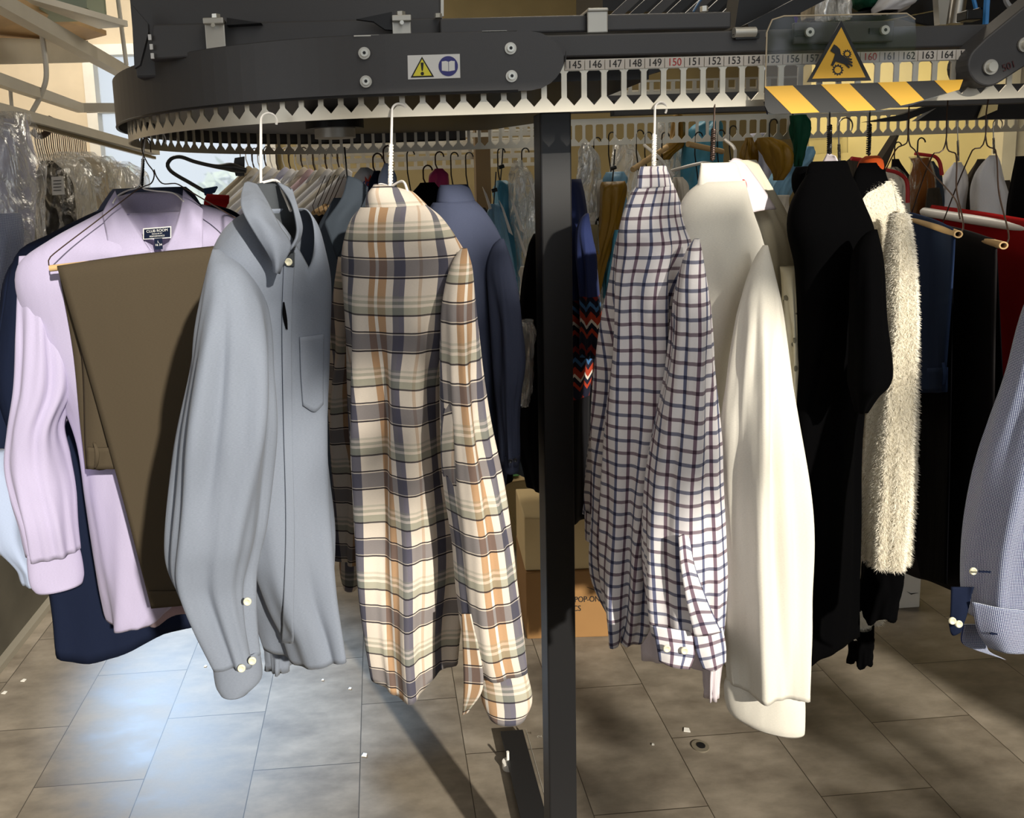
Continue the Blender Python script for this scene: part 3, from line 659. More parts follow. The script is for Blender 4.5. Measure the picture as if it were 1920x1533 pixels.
# mounting plate with slotted bolts, right arm
Yp = 1.305
MB().prism([U(1489, 42, Yp), U(1489, 82, Yp), U(1675, 78, Yp), U(1678, 38, Yp)], (0, .008, 0)).build('mounting_plate', M['steel_dark'], frame, bevel=.002)
for (x, y) in ((1516, 61), (1657, 57)):
    c = U(x, y, Yp-.004); MB().box(c+Vector((-.011, .002, 0)), (.026, .003, .009)).build('slot', M['steel_black'], frame)
    q = MB().cyl(c, c+Vector((0, -.005, 0)), .0075, 18).build('screw_head', M['bolt'], frame, True); MB().cyl(c+Vector((0, -.005, 0)), c+Vector((0, -.0054, 0)), .003, 6).build('hex_socket', M['steel_black'], q)
Ya = 1.27; arm = [U(1960, -20, Ya), U(1850, 70, Ya)] + [U(1853+38*math.cos(a), 122+40*math.sin(a), Ya) for a in [math.radians(d) for d in range(225, 45, -15)]] + [U(1960, 100, Ya)]
arm_e = empty('drive_arm_plate', U(1855, 160, Ya), 'angled charcoal arm plate with a bright bolt at the right edge above the track', 'arm plate')
MB().prism(arm, (0, .05, 0)).build('arm_plate', M['steel_dark'], arm_e, bevel=.003)
for (x, y) in ((1856, 126), (1921, 84)):
    c = U(x, y, Ya-.001); q = MB().cyl(c, c+Vector((0, -.003, 0)), .0125, 20).build('washer', M['zinc'], arm_e, True); MB().cyl(c+Vector((0, -.003, 0)), c+Vector((0, -.008, 0)), .008, 16).build('bolt_head', M['bolt'], q, True)
text_mesh('handwritten_mark', '501', .016, plain('dark_red_marker', '#4a1f22', .6), arm_e, U(1892, 124, Ya-.0012), (1, 0, .35), (-.35, 0, 1))
# acrylic finger guard with hazard signs
Yg = 1.265; sg = empty('clear_safety_guard', U(1436, 210, Yg), 'clear acrylic finger guard carrying a gear warning triangle and black and yellow striped strip', 'safety guard')
ap = [U(1434, 190, Yg), U(1438, 60, Yg), U(1448, 37, Yg), U(1470, 30, Yg), U(1700, 25, Yg), U(1716, 36, Yg), U(1718, 70, Yg), U(1716, 152, Yg), U(1805, 150, Yg), U(1798, 168, Yg), U(1700, 200, Yg), U(1650, 210, Yg), U(1440, 214, Yg)]
MB().prism(ap[::-1], (0, .004, 0)).build('acrylic_sheet', M['acrylic'], sg)
ed = MB().tube(ap[:6], .0012, 6); ed.build('polished_edge', plain('acrylic_edge', '#c9b89a', .2), sg, True)
ys = Yg-.0015
hp = [(1434, 162), (1806, 149), (1799, 168), (1712, 193), (1650, 206), (1450, 214), (1440, 210), (1434, 198)]
hs_ = MB().prism([U(x, y, ys) for x, y in hp], (0, .001, 0)).build('hazard_strip', M['black'], sg)
def clip_poly(poly, f):
    out = []
    for i in range(len(poly)):
        p, q = poly[i], poly[(i+1) % len(poly)]; fp, fq = f(p), f(q)
        if fp >= 0: out.append(p)
        if (fp >= 0) != (fq >= 0): t = fp/(fp-fq); out.append((p[0]+t*(q[0]-p[0]), p[1]+t*(q[1]-p[1])))
    return out
for i in range(4):    # slanting yellow stripes
    c0 = 1436+i*110 - 5; g = lambda p: p[0]-(p[1]-160)*1.0
    q = clip_poly(clip_poly(hp, lambda p: g(p)-c0), lambda p: c0+55-g(p))
    if len(q) > 2: MB().prism([U(x, y, ys-.0006) for x, y in q], (0, .0004, 0)).build('yellow_stripe', M['yellow'], hs_)
tri = [(1513, 154), (1634, 151), (1577, 38)]
ts = MB().prism([U(x, y, ys) for x, y in tri], (0, .001, 0)).build('warning_triangle', M['black'], sg)
MB().prism([U(x, y, ys-.0006) for x, y in ((1523, 147.5), (1623, 145), (1577.5, 51))], (0, .0004, 0)).build('triangle_field', M['yellow'], ts)
hand = [(1564, 83), (1557, 95), (1566, 101), (1562, 113), (1558, 122), (1562, 124), (1567, 115), (1573, 117), (1583, 120), (1592, 128), (1594, 126), (1587, 119), (1598, 125), (1599, 122), (1588, 115), (1598, 119), (1599, 116), (1588, 111), (1597, 113), (1598, 110), (1586, 108), (1577, 102), (1575, 92), (1569, 86)]
def gear(cx, cy, r, t):
    a = 2*PI; n = 12; G = []
    for i in range(n*4):
        rr = r+(2.2 if i % 4 < 2 else 0); G.append((cx+rr*math.cos(a*i/(n*4)), cy+rr*math.sin(a*i/(n*4))))
    MB().prism([U(x, y, ys-.0010) for x, y in G][::-1], (0, .0004, 0)).build('gear_symbol', M['black'], ts)
    MB().prism([U(cx+(r-t)*math.cos(a*i/24), cy+(r-t)*math.sin(a*i/24), ys-.0014) for i in range(24)][::-1], (0, .0004, 0)).build('gear_centre', M['yellow'], ts)
gear(1588.5, 101, 6.4, 2.2); gear(1571, 131, 8.6, 2.4)
MB().prism([U(x, y, ys-.0018) for x, y in hand][::-1], (0, .0004, 0)).build('hand_symbol', M['black'], ts)
# back-run rail on the right, dark deflector plates behind the strip
def thing1(name, mb, m, label, cat, group=None, smooth=False, bevel=0):
    return setp(mb.build(name, m, smooth=smooth, bevel=bevel), label, cat, group)
MB().box((1.6, 2.45, U(1100, 195, 2.42).z), (3.2, .03, .05)).build('back_rail', M['steel_dark'], frame)
MB().box((2.0, 1.62, U(1300, 197, 1.6).z), (3.0, .03, .03)).build('middle_rail', M['steel_dark'], frame)
MB().bar(U(1020, 190, 1.9), U(1480, 45, 1.9), .05, .03).build('diagonal_brace', M['steel_black'], frame)
MB().prism([U(1625, 228, 1.7), U(1700, 226, 1.7), U(1788, 188, 1.7), U(1790, 182, 1.7), U(1690, 215, 1.7)], (0, .02, 0)).build('deflector_blade', M['steel_black'], frame)
MB().prism([U(1780, 186, 1.75), U(1940, 178, 1.75), U(1940, 222, 1.75), U(1720, 226, 1.75)], (0, .02, 0)).build('deflector_plate', M['steel_black'], frame)
MB().prism([U(1845, 195, 1.74), U(1872, 192, 1.74), U(1870, 206, 1.74), U(1835, 221, 1.74)], (0, .004, 0)).build('plate_window', M['yellow_wall'], frame)
# ================================================================== FRONT GARMENTS
def G(name, label, cat, at, group=None): return empty(name, U(*at), label, cat, group)
SH = 'shirts hanging from the front run of the conveyor'
def tail(k, amp=.03, ph=0): return lambda c, s: amp*math.cos(k*math.atan2(s, c)+ph)
def hook(p, q, r, m, name, label, twisted=True, arms=None, rad=.020, flip=1, bend=True, tr=.0022):
    """hanger: hook over the track at p (px,py,Y), neck down to q, optional shoulder wires"""
    a, b = U(*p), U(*q); e = empty(name, b, label, 'hanger')
    mb = MB(); top = Vector((a.x, a.y, a.z))
    if bend: mb.tube([top+Vector((0, rad+rad*math.cos(t)*1.0, rad*math.sin(t)*1.0)) if False else top+Vector((flip*rad*(1-math.cos(t)), .012*t/PI, rad*math.sin(t))) for t in [PI*1.15*i/14 for i in range(15)]][::-1]+[b.lerp(a, .5), b], r, 6)
    else: mb.tube([a, b], r, 6)
    mb.build('hook', m, e, True)
    if twisted:
        mid = b.lerp(a, .55); mb = MB()
        for t in twist(b, mid, tr): mb.tube(t, r, 5)
        mb.build('twisted_neck', m, e, True)
    if arms:
        mb = MB()
        for ar in arms: mb.tube(smooth_path([U(*x) for x in ar], 4*len(ar)) if len(ar) > 2 else [U(*x) for x in ar], r, 6)
        mb.build('shoulder_wire', m, e, True)
    return e
def btn(px_, Y, r, parent, m='button', n=(0, -1, 0)):
    for (x, y) in px_: button(U(x, y, Y), r, M[m], parent, n)

# ---- pale blue sleeve garment at the very left
g = G('dress_shirt', 'pale blue shirt at far left, only its sleeve end showing under the lavender cuff', 'shirt', (10, 1090, 1.72))
loft('sleeve', [(850, -70, 12, 1.7, .03), (880, -70, 35, 1.7, .05), (920, -60, 50, 1.7, .05), (1000, -25, 62, 1.7, .045), (1060, 28, 75, 1.7, .04), (1088, 38, 80, 1.7, .04)], M['skyblue'], g, folds=((.006, 5, 0, 2),), N=40, M=48)
# ---- navy shirt behind lavender
g = G('navy_shirt', 'dark navy shirt hanging directly behind the lavender shirt, its collar and hem showing', 'shirt', (250, 1200, 1.84))
loft('body', [(388, 190, 405, 1.84, .08), (400, 160, 440, 1.84, .1), (430, 95, 480, 1.84, .1), (458, 42, 520, 1.84, .09), (520, 22, 540, 1.84), (700, 2, 540, 1.84), (800, 30, 520, 1.84), (900, 66, 480, 1.84), (1100, 95, 470, 1.84), (1180, 105, 445, 1.84)], M['navy'], g, b=.08, hem=tail(3, .02, .6), N=50)
loft('sleeve', [(470, 8, 60, 1.82, .03), (560, 2, 60, 1.82, .04), (700, -18, 70, 1.80, .045), (900, -60, 60, 1.8, .045)], M['navy'], g, dome=(.17, .97), N=30, M=40)
loft('side_tail', [(1080, 97, 135, 1.78, .012), (1150, 100, 130, 1.78, .01), (1212, 113, 119, 1.78, .004)], M['navy'], g, N=16, M=24)
loft('collar', [(352, 212, 350, 1.86, .055), (366, 200, 365, 1.85, .065), (396, 178, 385, 1.84, .07)], M['slate_navy'], g, N=14, M=48, cap=False)
# ---- pink shirt whose hem shows behind trousers
g = G('pink_shirt', 'dusty pink shirt hidden behind the olive trousers, only its wavy hem showing below them', 'shirt', (330, 1150, 1.70))
loft('body', [(640, 190, 430, 1.70), (880, 195, 450, 1.70), (1100, 230, 460, 1.70), (1138, 250, 465, 1.70)], M['pink'], g, b=.045, hem=tail(6, .014, 1.3), N=36)
# ---- lavender shirt
g = G('lavender_shirt', 'pale lavender dress shirt on a white wire hanger, collar open towards the camera', 'shirt', (290, 1150, 1.62), SH)
LV = M['lavender']
loft('body', [(386, 205, 382, 1.62, .07), (404, 168, 430, 1.62, .085), (440, 98, 485, 1.62, .09), (478, 45, 520, 1.62, .08), (520, 38, 530, 1.62), (600, 62, 500, 1.62), (700, 106, 490, 1.62), (800, 146, 480, 1.62), (900, 162, 468, 1.62), (1050, 184, 400, 1.62), (1130, 198, 330, 1.62), (1150, 203, 300, 1.62)], LV, g, b=.085, cap=False, top=lambda c, s_: -.10*max(0, -s_)*(1-abs(c))**.7, folds=((.006, 6, .5, 1), (.003, 11, 2, 2)), env=(.25, .7), hem=tail(2, .006, 0), N=80, M=90)
loft('sleeve', [(478, 35, 100, 1.60, .02), (520, 32, 118, 1.58, .035), (620, 30, 135, 1.56, .045), (720, 26, 148, 1.55, .05), (800, 14, 118, 1.54, .05), (860, 8, 128, 1.54, .05), (920, 20, 138, 1.53, .045), (980, 40, 142, 1.52, .04), (1036, 52, 149, 1.52, .034)], LV, g, folds=((.006, 6, .4, 1.3), (.004, 11, 1, 1)), env=(.05, .3), dome=(.17, -.97), N=60, M=64)
loft('sleeve_fold', [(720, 95, 135, 1.60, .02), (770, 92, 140, 1.60, .03), (798, 100, 120, 1.60, .02)], LV, g, N=16, M=30)
cf = loft('cuff', [(1030, 50, 148, 1.52, .022), (1045, 50, 153, 1.52, .022), (1085, 55, 159, 1.52, .022), (1101, 66, 156, 1.52, .022)], LV, g, folds=(), N=16, M=48, cap=False, solid=.003, rough=.001)
# collar stand, leaves, labels
sheet('collar_stand', [[(212, 372, 1.62), (250, 362, 1.66), (292, 360, 1.68), (330, 362, 1.66), (350, 372, 1.62)], [(236, 402, 1.56), (262, 402, 1.63), (292, 400, 1.65), (322, 398, 1.63), (344, 400, 1.56)]], M['lavender_in'], g, N=10, M=20)
sheet('inner_yoke', [[(232, 400, 1.57), (292, 398, 1.645), (346, 397, 1.57)], [(262, 440, 1.56), (292, 440, 1.62), (330, 440, 1.56)], [(286, 474, 1.54), (300, 474, 1.56), (312, 472, 1.54)]], LV, g, N=14, M=16)
sheet('collar_leaf', [[(216, 358, 1.60), (205, 376, 1.575), (192, 400, 1.56)], [(228, 385, 1.565), (214, 420, 1.535), (200, 440, 1.53)], [(262, 440, 1.535), (235, 462, 1.525), (205, 478, 1.525)], [(284, 474, 1.53), (250, 480, 1.52), (209, 484, 1.52)]], LV, g, N=20, M=14, solid=.003)
sheet('collar_leaf', [[(344, 356, 1.60), (362, 374, 1.575), (381, 392, 1.56)], [(340, 388, 1.565), (360, 405, 1.535), (380, 425, 1.53)], [(324, 440, 1.535), (350, 452, 1.525), (380, 462, 1.525)], [(307, 472, 1.53), (340, 474, 1.52), (380, 476, 1.52)]], LV, g, N=20, M=14, solid=.003)
lb = MB().prism([U(268, 428, 1.545), U(268, 449, 1.545), U(321, 446, 1.545), U(321, 424, 1.545)], (0, .002, 0)).build('brand_label', M['white'], g)
MB().prism([U(270, 430, 1.5435), U(270, 447, 1.5435), U(319, 444, 1.5435), U(319, 426, 1.5435)], (0, .001, 0)).build('label_field', M['navy'], lb)
tr_ = (1, 0, .04)
text_mesh('label_text', 'CLUB ROOM', .0072, M['white'], lb, U(294.5, 432.5, 1.5425), tr_, (0, 0, 1)); text_mesh('label_text', 'REGULAR FIT', .0034, M['white'], lb, U(294.5, 438, 1.5425), tr_, (0, 0, 1)); text_mesh('label_text', 'PERFORMANCE', .0042, M['white'], lb, U(294.5, 442.5, 1.5425), tr_, (0, 0, 1))
sz = MB().prism([U(289, 447, 1.543), U(290, 468, 1.538), U(305, 467, 1.538), U(304, 446, 1.543)], (0, .001, 0)).build('size_label', M['navy'], g)
text_mesh('label_text', 'L\n16 34', .006, M['white'], sz, U(297, 456, 1.539), tr_, (0, 0, 1))
hook((272, 262, 1.70), (262, 345, 1.67), .0016, M['wire_white'], 'wire_hanger', 'white wire hanger holding the lavender shirt', False, [[(262, 345, 1.665), (257, 352, 1.66), (240, 357, 1.64), (222, 366, 1.60), (212, 380, 1.55)], [(262, 345, 1.665), (268, 353, 1.66), (285, 357, 1.65), (325, 362, 1.62), (345, 378, 1.57)]])
hook((270, 258, 1.72), (266, 348, 1.73), .0018, M['wire_black'], 'wire_hanger', 'black twisted wire hanger just left of the white one at the lavender shirt', True, [[(266, 348, 1.73), (240, 358, 1.76), (205, 385, 1.8)]])
# ---- olive trousers over a cardboard tube
g = G('olive_trousers', 'olive brown trousers folded over a cardboard tube hanger in front of the lavender shirt', 'trousers', (240, 1140, 1.46))
OL = M['olive']; wv = lambda a, b_: (0, -.004*math.sin(PI*a)*(1-b_), 0)
sheet('front_leg', [[(108, 505, 1.49), (250, 486, 1.49), (430, 466, 1.49)], [(107, 498, 1.475), (250, 478, 1.475), (430, 459, 1.475)], [(109, 506, 1.458), (250, 487, 1.458), (430, 468, 1.458)], [(166, 700, 1.452), (280, 690, 1.447), (430, 680, 1.452)], [(232, 940, 1.45), (320, 930, 1.445), (440, 920, 1.45)], [(284, 1140, 1.45), (345, 1134, 1.447), (440, 1120, 1.45)]], OL, g, N=50, M=24, solid=.003, wav=wv)
sheet('rear_leg', [[(110, 505, 1.49), (250, 486, 1.49), (430, 466, 1.49)], [(136, 650, 1.50), (250, 650, 1.50), (430, 650, 1.50)], [(150, 790, 1.50), (240, 790, 1.495), (430, 790, 1.50)], [(160, 879, 1.50), (200, 879, 1.495), (300, 875, 1.50)]], OL, g, N=40, M=24, solid=.003, wav=lambda a, b_: (0, .006*math.sin(a*22)*b_, 0))
sheet('middle_leg', [[(112, 510, 1.480), (135, 505, 1.480), (180, 500, 1.480)], [(150, 640, 1.482), (176, 640, 1.474), (260, 640, 1.478)], [(160, 838, 1.486), (212, 836, 1.472), (270, 836, 1.476)], [(163, 878, 1.486), (233, 878, 1.472), (280, 878, 1.476)]], OL, g, N=40, M=20, solid=.003, wav=lambda a, b_: (0, -.005*math.sin(a*9)*b_, 0))
sheet('waistband', [[(163, 838, 1.469), (190, 839, 1.464), (214, 838, 1.463)], [(164, 879, 1.468), (190, 879, 1.464), (222, 879, 1.463)]], OL, g, N=6, M=10, solid=.003)
sheet('belt_loop', [[(174, 829, 1.462), (179, 829, 1.462)], [(178, 845, 1.452), (186, 848, 1.452)], [(178, 862, 1.453), (184, 868, 1.453)], [(176, 878, 1.463), (180, 878, 1.463)]], OL, g, N=12, M=5, solid=.002)
sheet('hem_band', [[(278, 1108, 1.445), (345, 1106, 1.44), (438, 1094, 1.443)], [(284, 1139, 1.446), (345, 1134, 1.441), (438, 1120, 1.444)]], OL, g, N=6, M=16, solid=.002)
hg = empty('trouser_hanger', U(98, 500, 1.475), 'brown wire hanger with kraft cardboard tube carrying the olive trousers', 'hanger')
wire('frame_wire', [(283, 285, 1.62), (279, 262, 1.64), (268, 262, 1.66), (266, 280, 1.66), (276, 305, 1.63), (289, 325, 1.60), (284, 343, 1.58), (268, 350, 1.56), (255, 357, 1.55), (180, 415, 1.51), (98, 478, 1.475), (91, 488, 1.472), (93, 499, 1.474), (106, 503, 1.474)], .0013, M['wire_brown'], hg, N=60)
wire('frame_wire', [(289, 318, 1.60), (293, 330, 1.59), (305, 344, 1.575), (330, 344, 1.56), (345, 352, 1.55), (430, 402, 1.51), (520, 455, 1.475)], .0013, M['wire_brown'], hg, N=40)
MB().cyl(U(94, 503, 1.475), U(520, 455, 1.475), .0062, 20).build('cardboard_tube', M['tube_card'], hg, True)
# ---- large blue grey shirt
g = G('blue_grey_shirt', 'large blue grey chambray shirt on a white hanger, open collar and hanging left sleeve', 'shirt', (500, 1290, 1.12), SH)
BG = M['bluegrey']
bb_ = loft('body', [(392, 462, 586, 1.17, .06), (420, 424, 600, 1.16, .07), (465, 398, 612, 1.15, .08), (520, 392, 622, 1.15, .085), (600, 390, 623, 1.15, .085), (700, 392, 620, 1.15, .085), (800, 398, 616, 1.15, .085), (900, 410, 622, 1.15, .085), (1000, 430, 632, 1.15, .085), (1100, 462, 630, 1.15, .085), (1160, 485, 632, 1.15, .085), (1212, 500, 638, 1.15, .085)], BG, g, phi=38, cap=False, top=lambda c, s_: -.085*max(0, -s_)*(1-abs(c))**.8, folds=((.014, 5, 1.5, .4), (.003, 9, 1, 1)), env=(.15, .5), hem=tail(1, -.012, .6), N=90, M=96)
loft('sleeve', [(466, 398, 455, 1.10, .02), (500, 388, 480, 1.07, .04), (600, 366, 505, 1.05, .055), (700, 353, 510, 1.04, .06), (800, 340, 512, 1.03, .06), (900, 330, 505, 1.03, .06), (1000, 317, 496, 1.02, .055), (1050, 316, 486, 1.02, .05), (1090, 328, 478, 1.02, .045), (1150, 358, 478, 1.02, .042), (1200, 384, 482, 1.02, .038), (1230, 399, 486, 1.02, .036)], BG, g, folds=((.012, 5, .3, .6), (.005, 9, 2, 1)), env=(.05, .3), dome=(.17, -.97), N=90, M=80)
loft('cuff', [(1222, 398, 486, 1.02, .022), (1240, 399, 490, 1.02, .022), (1275, 404, 491, 1.02, .022), (1292, 412, 470, 1.02, .022)], BG, g, folds=(), N=18, M=48, cap=False, solid=.003, rough=.001)
loft('far_sleeve', [(1000, 480, 545, 1.26, .04), (1150, 495, 545, 1.26, .04), (1200, 498, 546, 1.26, .035), (1246, 500, 545, 1.26, .03)], BG, g, N=20, M=40)
btn([(453, 1252), (473, 1238), (464, 1127)], .980, .0055, g)
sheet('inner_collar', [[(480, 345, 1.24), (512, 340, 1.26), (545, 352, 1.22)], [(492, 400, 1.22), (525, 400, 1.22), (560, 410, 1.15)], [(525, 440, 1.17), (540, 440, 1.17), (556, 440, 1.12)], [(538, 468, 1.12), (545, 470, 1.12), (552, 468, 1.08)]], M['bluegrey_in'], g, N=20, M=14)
sheet('collar_leaf', [[(458, 345, 1.20), (466, 342, 1.22), (481, 346, 1.23)], [(452, 372, 1.11), (478, 372, 1.10), (500, 378, 1.13)], [(455, 396, 1.065), (490, 408, 1.05), (524, 425, 1.07)], [(480, 440, 1.04), (510, 445, 1.03), (545, 462, 1.04)], [(512, 490, 1.03), (520, 492, 1.02), (530, 494, 1.03)], [(514, 510, 1.03), (518, 512, 1.02), (523, 513, 1.03)]], BG, g, N=34, M=18, solid=.0035)
sheet('collar_leaf', [[(520, 342, 1.24), (548, 356, 1.22)], [(545, 378, 1.16), (558, 392, 1.15)], [(556, 420, 1.10), (566, 425, 1.11)], [(556, 445, 1.07), (562, 447, 1.09)], [(544, 468, 1.055), (554, 460, 1.07)]], BG, g, N=30, M=10, solid=.0035)
TB = bvh(bb_)
decal('front_placket', [[(533, 478), (553, 474)], [(529, 600), (547, 598)], [(532, 800), (548, 800)], [(536, 1000), (552, 1000)], [(528, 1205), (550, 1205)]], TB, BG, g, N=50, M=8, lift=.004)
decal('placket_opening', [[(531, 566), (533, 566)], [(530, 590), (538, 596)], [(536, 616), (539, 618)]], TB, M['black_cloth'], g, N=10, M=5, lift=.0075)
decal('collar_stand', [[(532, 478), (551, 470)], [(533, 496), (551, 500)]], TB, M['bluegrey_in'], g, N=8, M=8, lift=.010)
button(hit(TB, 541, 491, .014, 1.08), .0055, M['button'], g)
decal('chest_pocket', [[(562, 632), (585, 629), (607, 626)], [(564, 700), (588, 700), (606, 698)], [(568, 760), (590, 772), (606, 758)]], TB, BG, g, N=16, M=16, lift=.003)
hook((489, 226, 1.29), (489, 345, 1.25), .0022, M['wire_white'], 'plastic_hanger', 'white tubular hanger holding the blue grey shirt', False, [[(489, 345, 1.25), (482, 352, 1.24), (466, 368, 1.17)], [(489, 343, 1.25), (518, 338, 1.25), (530, 360, 1.22), (545, 395, 1.16)]], rad=.012)
# ---- dark slate shirt between
g = G('slate_shirt', 'dark slate shirt squeezed between the blue grey shirt and the plaid shirt', 'shirt', (640, 900, 1.42), SH)
loft('body', [(370, 636, 682, 1.42, .05), (430, 608, 672, 1.42, .07), (500, 600, 660, 1.42, .08), (700, 600, 660, 1.42, .08), (1000, 602, 660, 1.42, .08)], M['slate'], g, phi=40, N=30, M=50)
sheet('collar_leaf', [[(652, 330, 1.38), (672, 337, 1.37), (690, 352, 1.37)], [(640, 372, 1.34), (660, 372, 1.34), (686, 366, 1.36)], [(610, 415, 1.32), (645, 400, 1.32), (678, 385, 1.35)], [(608, 418, 1.32), (620, 450, 1.31), (632, 486, 1.31)]], M['slate'], g, N=22, M=14, solid=.003)
hook((646, 276, 1.45), (652, 345, 1.42), .0016, M['wire_black'], 'wire_hanger', 'straight dark wire hanger neck above the dark slate shirt', False, None, bend=False)
# ---- plaid shirt (seen from behind)
g = G('plaid_shirt', 'cream, tan and slate plaid shirt seen from behind with long hanging sleeves', 'shirt', (800, 1340, 1.12), SH)
PD = M['plaid']
pb_ = loft('body', [(386, 676, 800, 1.18, .055), (410, 656, 828, 1.17, .065), (450, 642, 856, 1.16, .075), (490, 637, 876, 1.15, .08), (560, 640, 872, 1.15, .085), (700, 654, 868, 1.15, .085), (900, 670, 872, 1.15, .085), (1050, 684, 872, 1.15, .085), (1160, 702, 866, 1.15, .085), (1235, 712, 862, 1.15, .08)], PD, g, phi=-35, folds=((.017, 6, .6, .4), (.005, 13, 1, 1)), env=(.15, .4), hem=tail(2, .018, 2.6), N=100, M=120)
loft('sleeve', [(466, 822, 876, 1.08, .03), (505, 826, 886, 1.06, .035), (600, 826, 893, 1.04, .045), (700, 822, 905, 1.03, .05), (800, 826, 920, 1.02, .05), (900, 836, 940, 1.02, .048), (1000, 850, 956, 1.02, .045), (1100, 858, 968, 1.02, .042), (1200, 872, 980, 1.02, .04), (1245, 886, 984, 1.02, .036)], PD, g, folds=((.006, 5, 2.3, 1), (.003, 9, 1, 1)), env=(.05, .3), dome=(.17, .97), N=90, M=72)
loft('cuff', [(1240, 884, 983, 1.02, .022), (1260, 896, 988, 1.02, .022), (1310, 902, 997, 1.02, .022), (1342, 916, 985, 1.02, .022)], PD, g, folds=(), N=18, M=48, cap=False, solid=.003, rough=.001, u0=.04)
sheet('cuff_flap', [[(866, 1150, 1.0), (884, 1150, .99)], [(868, 1210, 1.0), (898, 1215, .985)], [(870, 1280, 1.0), (905, 1290, .985)], [(868, 1340, 1.01), (876, 1336, 1.0)]], PD, g, N=24, M=8)
sheet('sleeve_fold', [[(838, 740, 1.0), (862, 730, .985), (880, 725, .99)], [(828, 800, 1.0), (856, 800, .98), (878, 800, .985)], [(830, 880, 1.01), (858, 900, .985), (874, 900, .985)], [(850, 950, 1.02), (864, 975, 1.0), (870, 985, .99)]], PD, g, N=26, M=14, uv0=(.05, .03))
loft('far_sleeve', [(480, 634, 672, 1.30, .02), (560, 624, 675, 1.30, .04), (660, 618, 680, 1.30, .05), (720, 617, 672, 1.30, .045), (800, 619, 675, 1.30, .045), (850, 622, 690, 1.30, .045), (950, 628, 700, 1.30, .045), (1040, 634, 690, 1.30, .04)], PD, g, folds=((.008, 4, 1, 3), (.004, 7, 2, 3)), N=50, M=60)
loft('far_cuff', [(1036, 636, 684, 1.30, .022), (1075, 639, 680, 1.30, .022), (1100, 645, 668, 1.30, .028)], PD, g, folds=(), N=12, M=40, cap=False, u0=.05)
loft('collar', [(352, 702, 764, 1.19, .045), (362, 690, 778, 1.185, .05), (384, 686, 800, 1.18, .055), (392, 690, 806, 1.18, .06)], PD, g, phi=-30, folds=(), N=18, M=60, cap=False, solid=.004, rough=.002, u0=.07, top=lambda c, s: -.006*s)
hook((735, 208, 1.29), (732, 352, 1.22), .0021, M['wire_white'], 'plastic_hanger', 'white hanger with long hook holding the plaid shirt', True, [[(732, 350, 1.22), (712, 346, 1.24), (704, 362, 1.22)], [(732, 350, 1.22), (755, 340, 1.2), (765, 360, 1.18)]], rad=.012)
# ---- slate navy shirt right of plaid
g = G('slate_navy_shirt', 'slate navy shirt seen from behind, between the plaid shirt and the black post', 'shirt', (930, 880, 1.5), SH)
loft('body', [(378, 812, 892, 1.52, .05), (400, 796, 912, 1.52, .065), (450, 786, 940, 1.51, .08), (520, 790, 955, 1.5, .085), (600, 810, 962, 1.5, .085), (700, 825, 965, 1.5, .085), (850, 840, 955, 1.5, .085), (960, 850, 945, 1.5, .08)], M['slate_navy'], g, phi=-32, folds=((.008, 6, .2, .5), (.003, 11, 1, 1)), env=(.1, .4), N=70, M=80)
loft('sleeve', [(448, 905, 945, 1.45, .02), (500, 908, 962, 1.43, .035), (600, 918, 978, 1.42, .045), (680, 925, 986, 1.42, .045), (760, 934, 975, 1.42, .04), (850, 942, 974, 1.42, .035), (868, 944, 973, 1.42, .033)], M['slate_navy'], g, dome=(.17, .97), N=50, M=50)
loft('cuff', [(850, 941, 975, 1.42, .022), (882, 943, 974, 1.42, .022)], M['slate_navy'], g, folds=(), N=8, M=36, cap=False)
loft('collar', [(346, 826, 876, 1.535, .042), (354, 822, 882, 1.53, .046), (378, 818, 892, 1.52, .052)], M['slate_navy'], g, phi=-28, folds=(), N=14, M=50, cap=False, solid=.004, rough=.001)
btn([(957, 864), (966, 862)], 1.382, .004, g, 'button_dark')
# ---- check shirt right of the post
g = G('check_shirt', 'white shirt with navy and plum windowpane checks, seen from behind right of the post', 'shirt', (1240, 1250, 1.15), SH)
CK = M['check']
kb_ = loft('body', [(344, 1196, 1262, 1.22, .045), (362, 1183, 1270, 1.21, .055), (400, 1168, 1283, 1.20, .07), (430, 1160, 1293, 1.19, .075), (462, 1154, 1307, 1.19, .08), (520, 1150, 1306, 1.18, .085), (600, 1142, 1306, 1.18, .085), (800, 1122, 1312, 1.18, .085), (950, 1116, 1305, 1.18, .085), (1080, 1118, 1290, 1.18, .08), (1165, 1152, 1262, 1.18, .075)], CK, g, phi=-35, folds=((.017, 7, .2, .3), (.005, 13, 1, 1)), env=(.08, .35), hem=tail(2, .012, 2.6), N=100, M=120)
loft('sleeve', [(448, 1262, 1312, 1.12, .03), (486, 1266, 1319, 1.10, .035), (580, 1262, 1332, 1.08, .045), (700, 1246, 1342, 1.07, .05), (820, 1222, 1352, 1.06, .052), (900, 1208, 1354, 1.06, .052), (1000, 1202, 1358, 1.06, .05), (1080, 1206, 1360, 1.06, .046), (1150, 1216, 1356, 1.06, .04), (1185, 1224, 1352, 1.06, .036)], CK, g, folds=((.006, 6, 2.6, .8), (.003, 11, 1, 1)), env=(.05, .3), dome=(.17, .97), N=90, M=80, u0=.01)
sheet('cuff_half', [[(1224, 1172, 1.025), (1260, 1178, 1.015), (1300, 1184, 1.02)], [(1232, 1215, 1.022), (1265, 1222, 1.012), (1302, 1226, 1.018)], [(1236, 1238, 1.024), (1262, 1250, 1.014), (1292, 1254, 1.02)]], CK, g, N=20, M=18, solid=.003)
